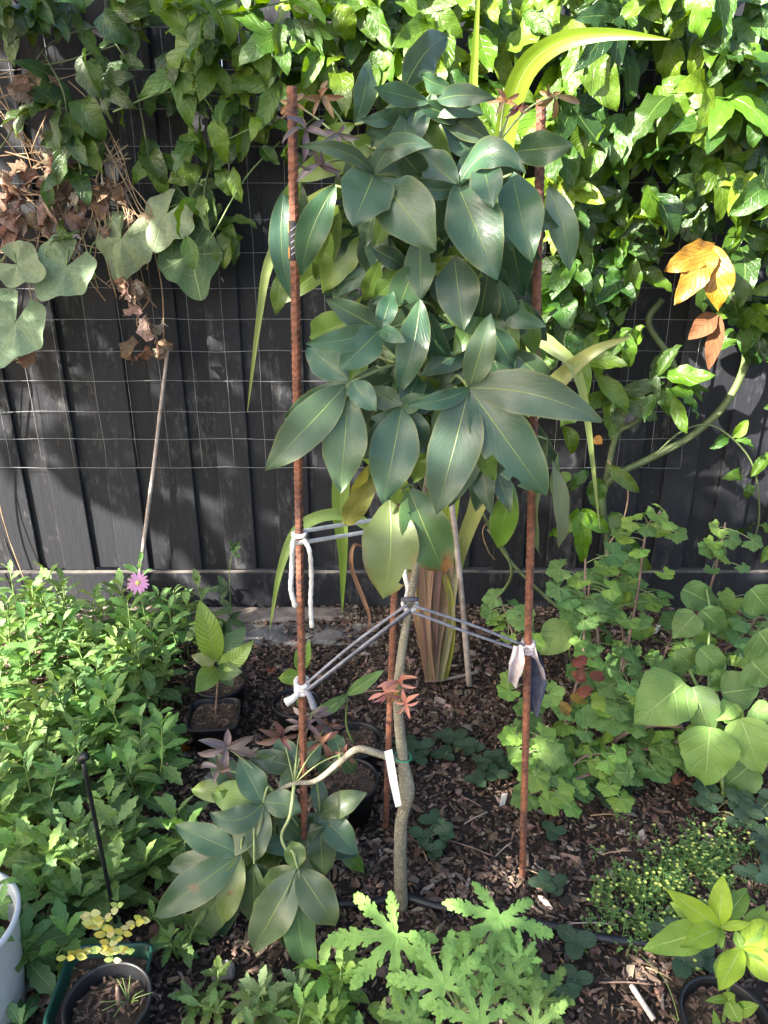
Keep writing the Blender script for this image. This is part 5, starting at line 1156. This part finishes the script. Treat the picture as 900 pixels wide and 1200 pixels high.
# grass blade arching by the lime seedling pot
g0 = gnd(785, 1180); gb_ = thing('grass_plant', 'long thin grass blade bending over the mulch by the pot', 'grass', g0)
tube('stem', [g0 + V((0, 0, -.01)), at(795, 1195, g0.y - .04), at(780, 1150, g0.y + .01), at(752, 1120, g0.y + .05)], (.0014, .0008), 'green_stem', gb_, 5)
# plant labels in the ground
def stick_label(px, py, h, wd, label, lean=(0, 0)):
    g0 = gnd(px, py); root = None
    vs, fs = box_data(-wd/2, wd/2, -.0008, .0008, -.02, h)
    vs += [(0, -.0008, -.04), (0, .0008, -.04)]
    o = obj('plant_label', mesh('plant_label', vs, fs + [(0, 1, 8), (2, 9, 3)], 'label_white', smooth=False), None, g0); o.rotation_euler = (R(18) + lean[0], lean[1], .2); return tag(o, label, 'label')
stick_label(588, 946, .065, .014, 'white plastic plant label standing in the mulch', (0, -.05))
stick_label(766, 745, .055, .014, 'white plastic plant label half hidden by bushes at the fence', (0, .06))
# larger bits lying on the mulch
def flake(name, px, py, L, W, label, mat, cat, ang, th=.006, group=None):
    g0 = gnd(px, py); M = Matrix.Rotation(ang, 3, 'Z'); N = 7; vs, fs = [], []
    for s in (0, 1):
        for i in range(N):
            a = 2*pi*i/N; k = 1 + .25*noise.noise(V((i*2.1, px, py)))
            vs.append(M @ V((L/2*cos(a)*k, W/2*sin(a)*k, th*s + .003*noise.noise(V((i, px*.1, 2))))))
    fs = [tuple(range(N))[::-1], tuple(range(N, 2*N))] + [(i, (i+1) % N, N + (i+1) % N, N + i) for i in range(N)]
    o = obj(name, mesh(name, vs, fs, mat, smooth=False), None, g0 + V((0, 0, .004 + gz(g0.x, g0.y)*.6))); o.rotation_euler = (rg(.12), rg(.12), 0); return tag(o, label, cat, group)
flake('pale_wood_chip', 516, 822, .042, .020, 'pale grey wood block lying on the mulch behind the trunk', 'chip_pale', 'wood chip', -.7, .012)
flake('smooth_stone', 262, 1146, .050, .036, 'smooth grey stone among low herbs', 'stone_grey', 'stone', .4, .022)
flake('bark_slab', 45, 1150, .07, .03, 'grey slab of bark on the mulch beside the white tub', 'chip_pale', 'bark', .9, .01)
flake('bark_slab', 57, 1170, .09, .026, 'long brown curl of bark beside the black round pot', 'bark_chip', 'bark', .8, .008)
flake('pale_wood_chip', 750, 985, .045, .018, 'pale tan wood chip on the open mulch', 'chip_pale', 'wood chip', 1.2, .006)
random.seed(77)
for k in range(70):
    for _ in range(50):
        px, py = ru(400, 800), ru(740, 1180)
        if not (640 < px < 790 and 690 < py < 900) and not (400 < px < 640 and py > 1060): break
    flake('wood_chip', px, py, ru(.018, .038), ru(.006, .012), 'loose brown wood chip lying on the bare mulch', random.choice(['bark_chip', 'bark_chip', 'chip_pale']), 'wood chip', rnd()*3, ru(.003, .006), 'wood chips on the mulch')
for k in range(26):
    px, py = ru(420, 860), ru(760, 1170); a = gnd(px, py, .012); d = V((rg(.05), rg(.03), ru(-.004, .01)))
    one_tube('twig', [a, a + d*.5 + V((0, 0, .004)), a + d], .0016, random.choice(['dry_stick', 'dry_vine', 'woody']), 'thin dry twig lying on the mulch', 'twig', 5, 'dry twigs on the mulch', 3)
one_tube('broken_stick', [gnd(740, 1155, .012), gnd(755, 1178, .014), gnd(766, 1195, .012)], .0055, 'dry_stick', 'short thick pale stick lying on the mulch by the lime seedling', 'stick')
for (x, y, c, lab) in [(629, 940, (.5, .25, .04), 'small orange fallen leaf beside the stake'), (778, 858, (.45, .17, .05), 'small rust fallen leaf under the big soft leaves'), (318, 792, (.30, .13, .06), 'rust brown fallen leaf near the short sprout pot'), (790, 920, (.3, .15, .08), 'brown fallen leaf below the currant bush'), (205, 884, (.42, .20, .02), 'golden fallen leaf among herbs')]:
    g0 = gnd(x, y, .012); o = obj('fallen_leaf', M_dead[1], None, mtx=frame(g0, V((rg(1), rg(1), .1)), V((0, -.2, 1)), .05), color=c); tag(o, lab, 'leaf')
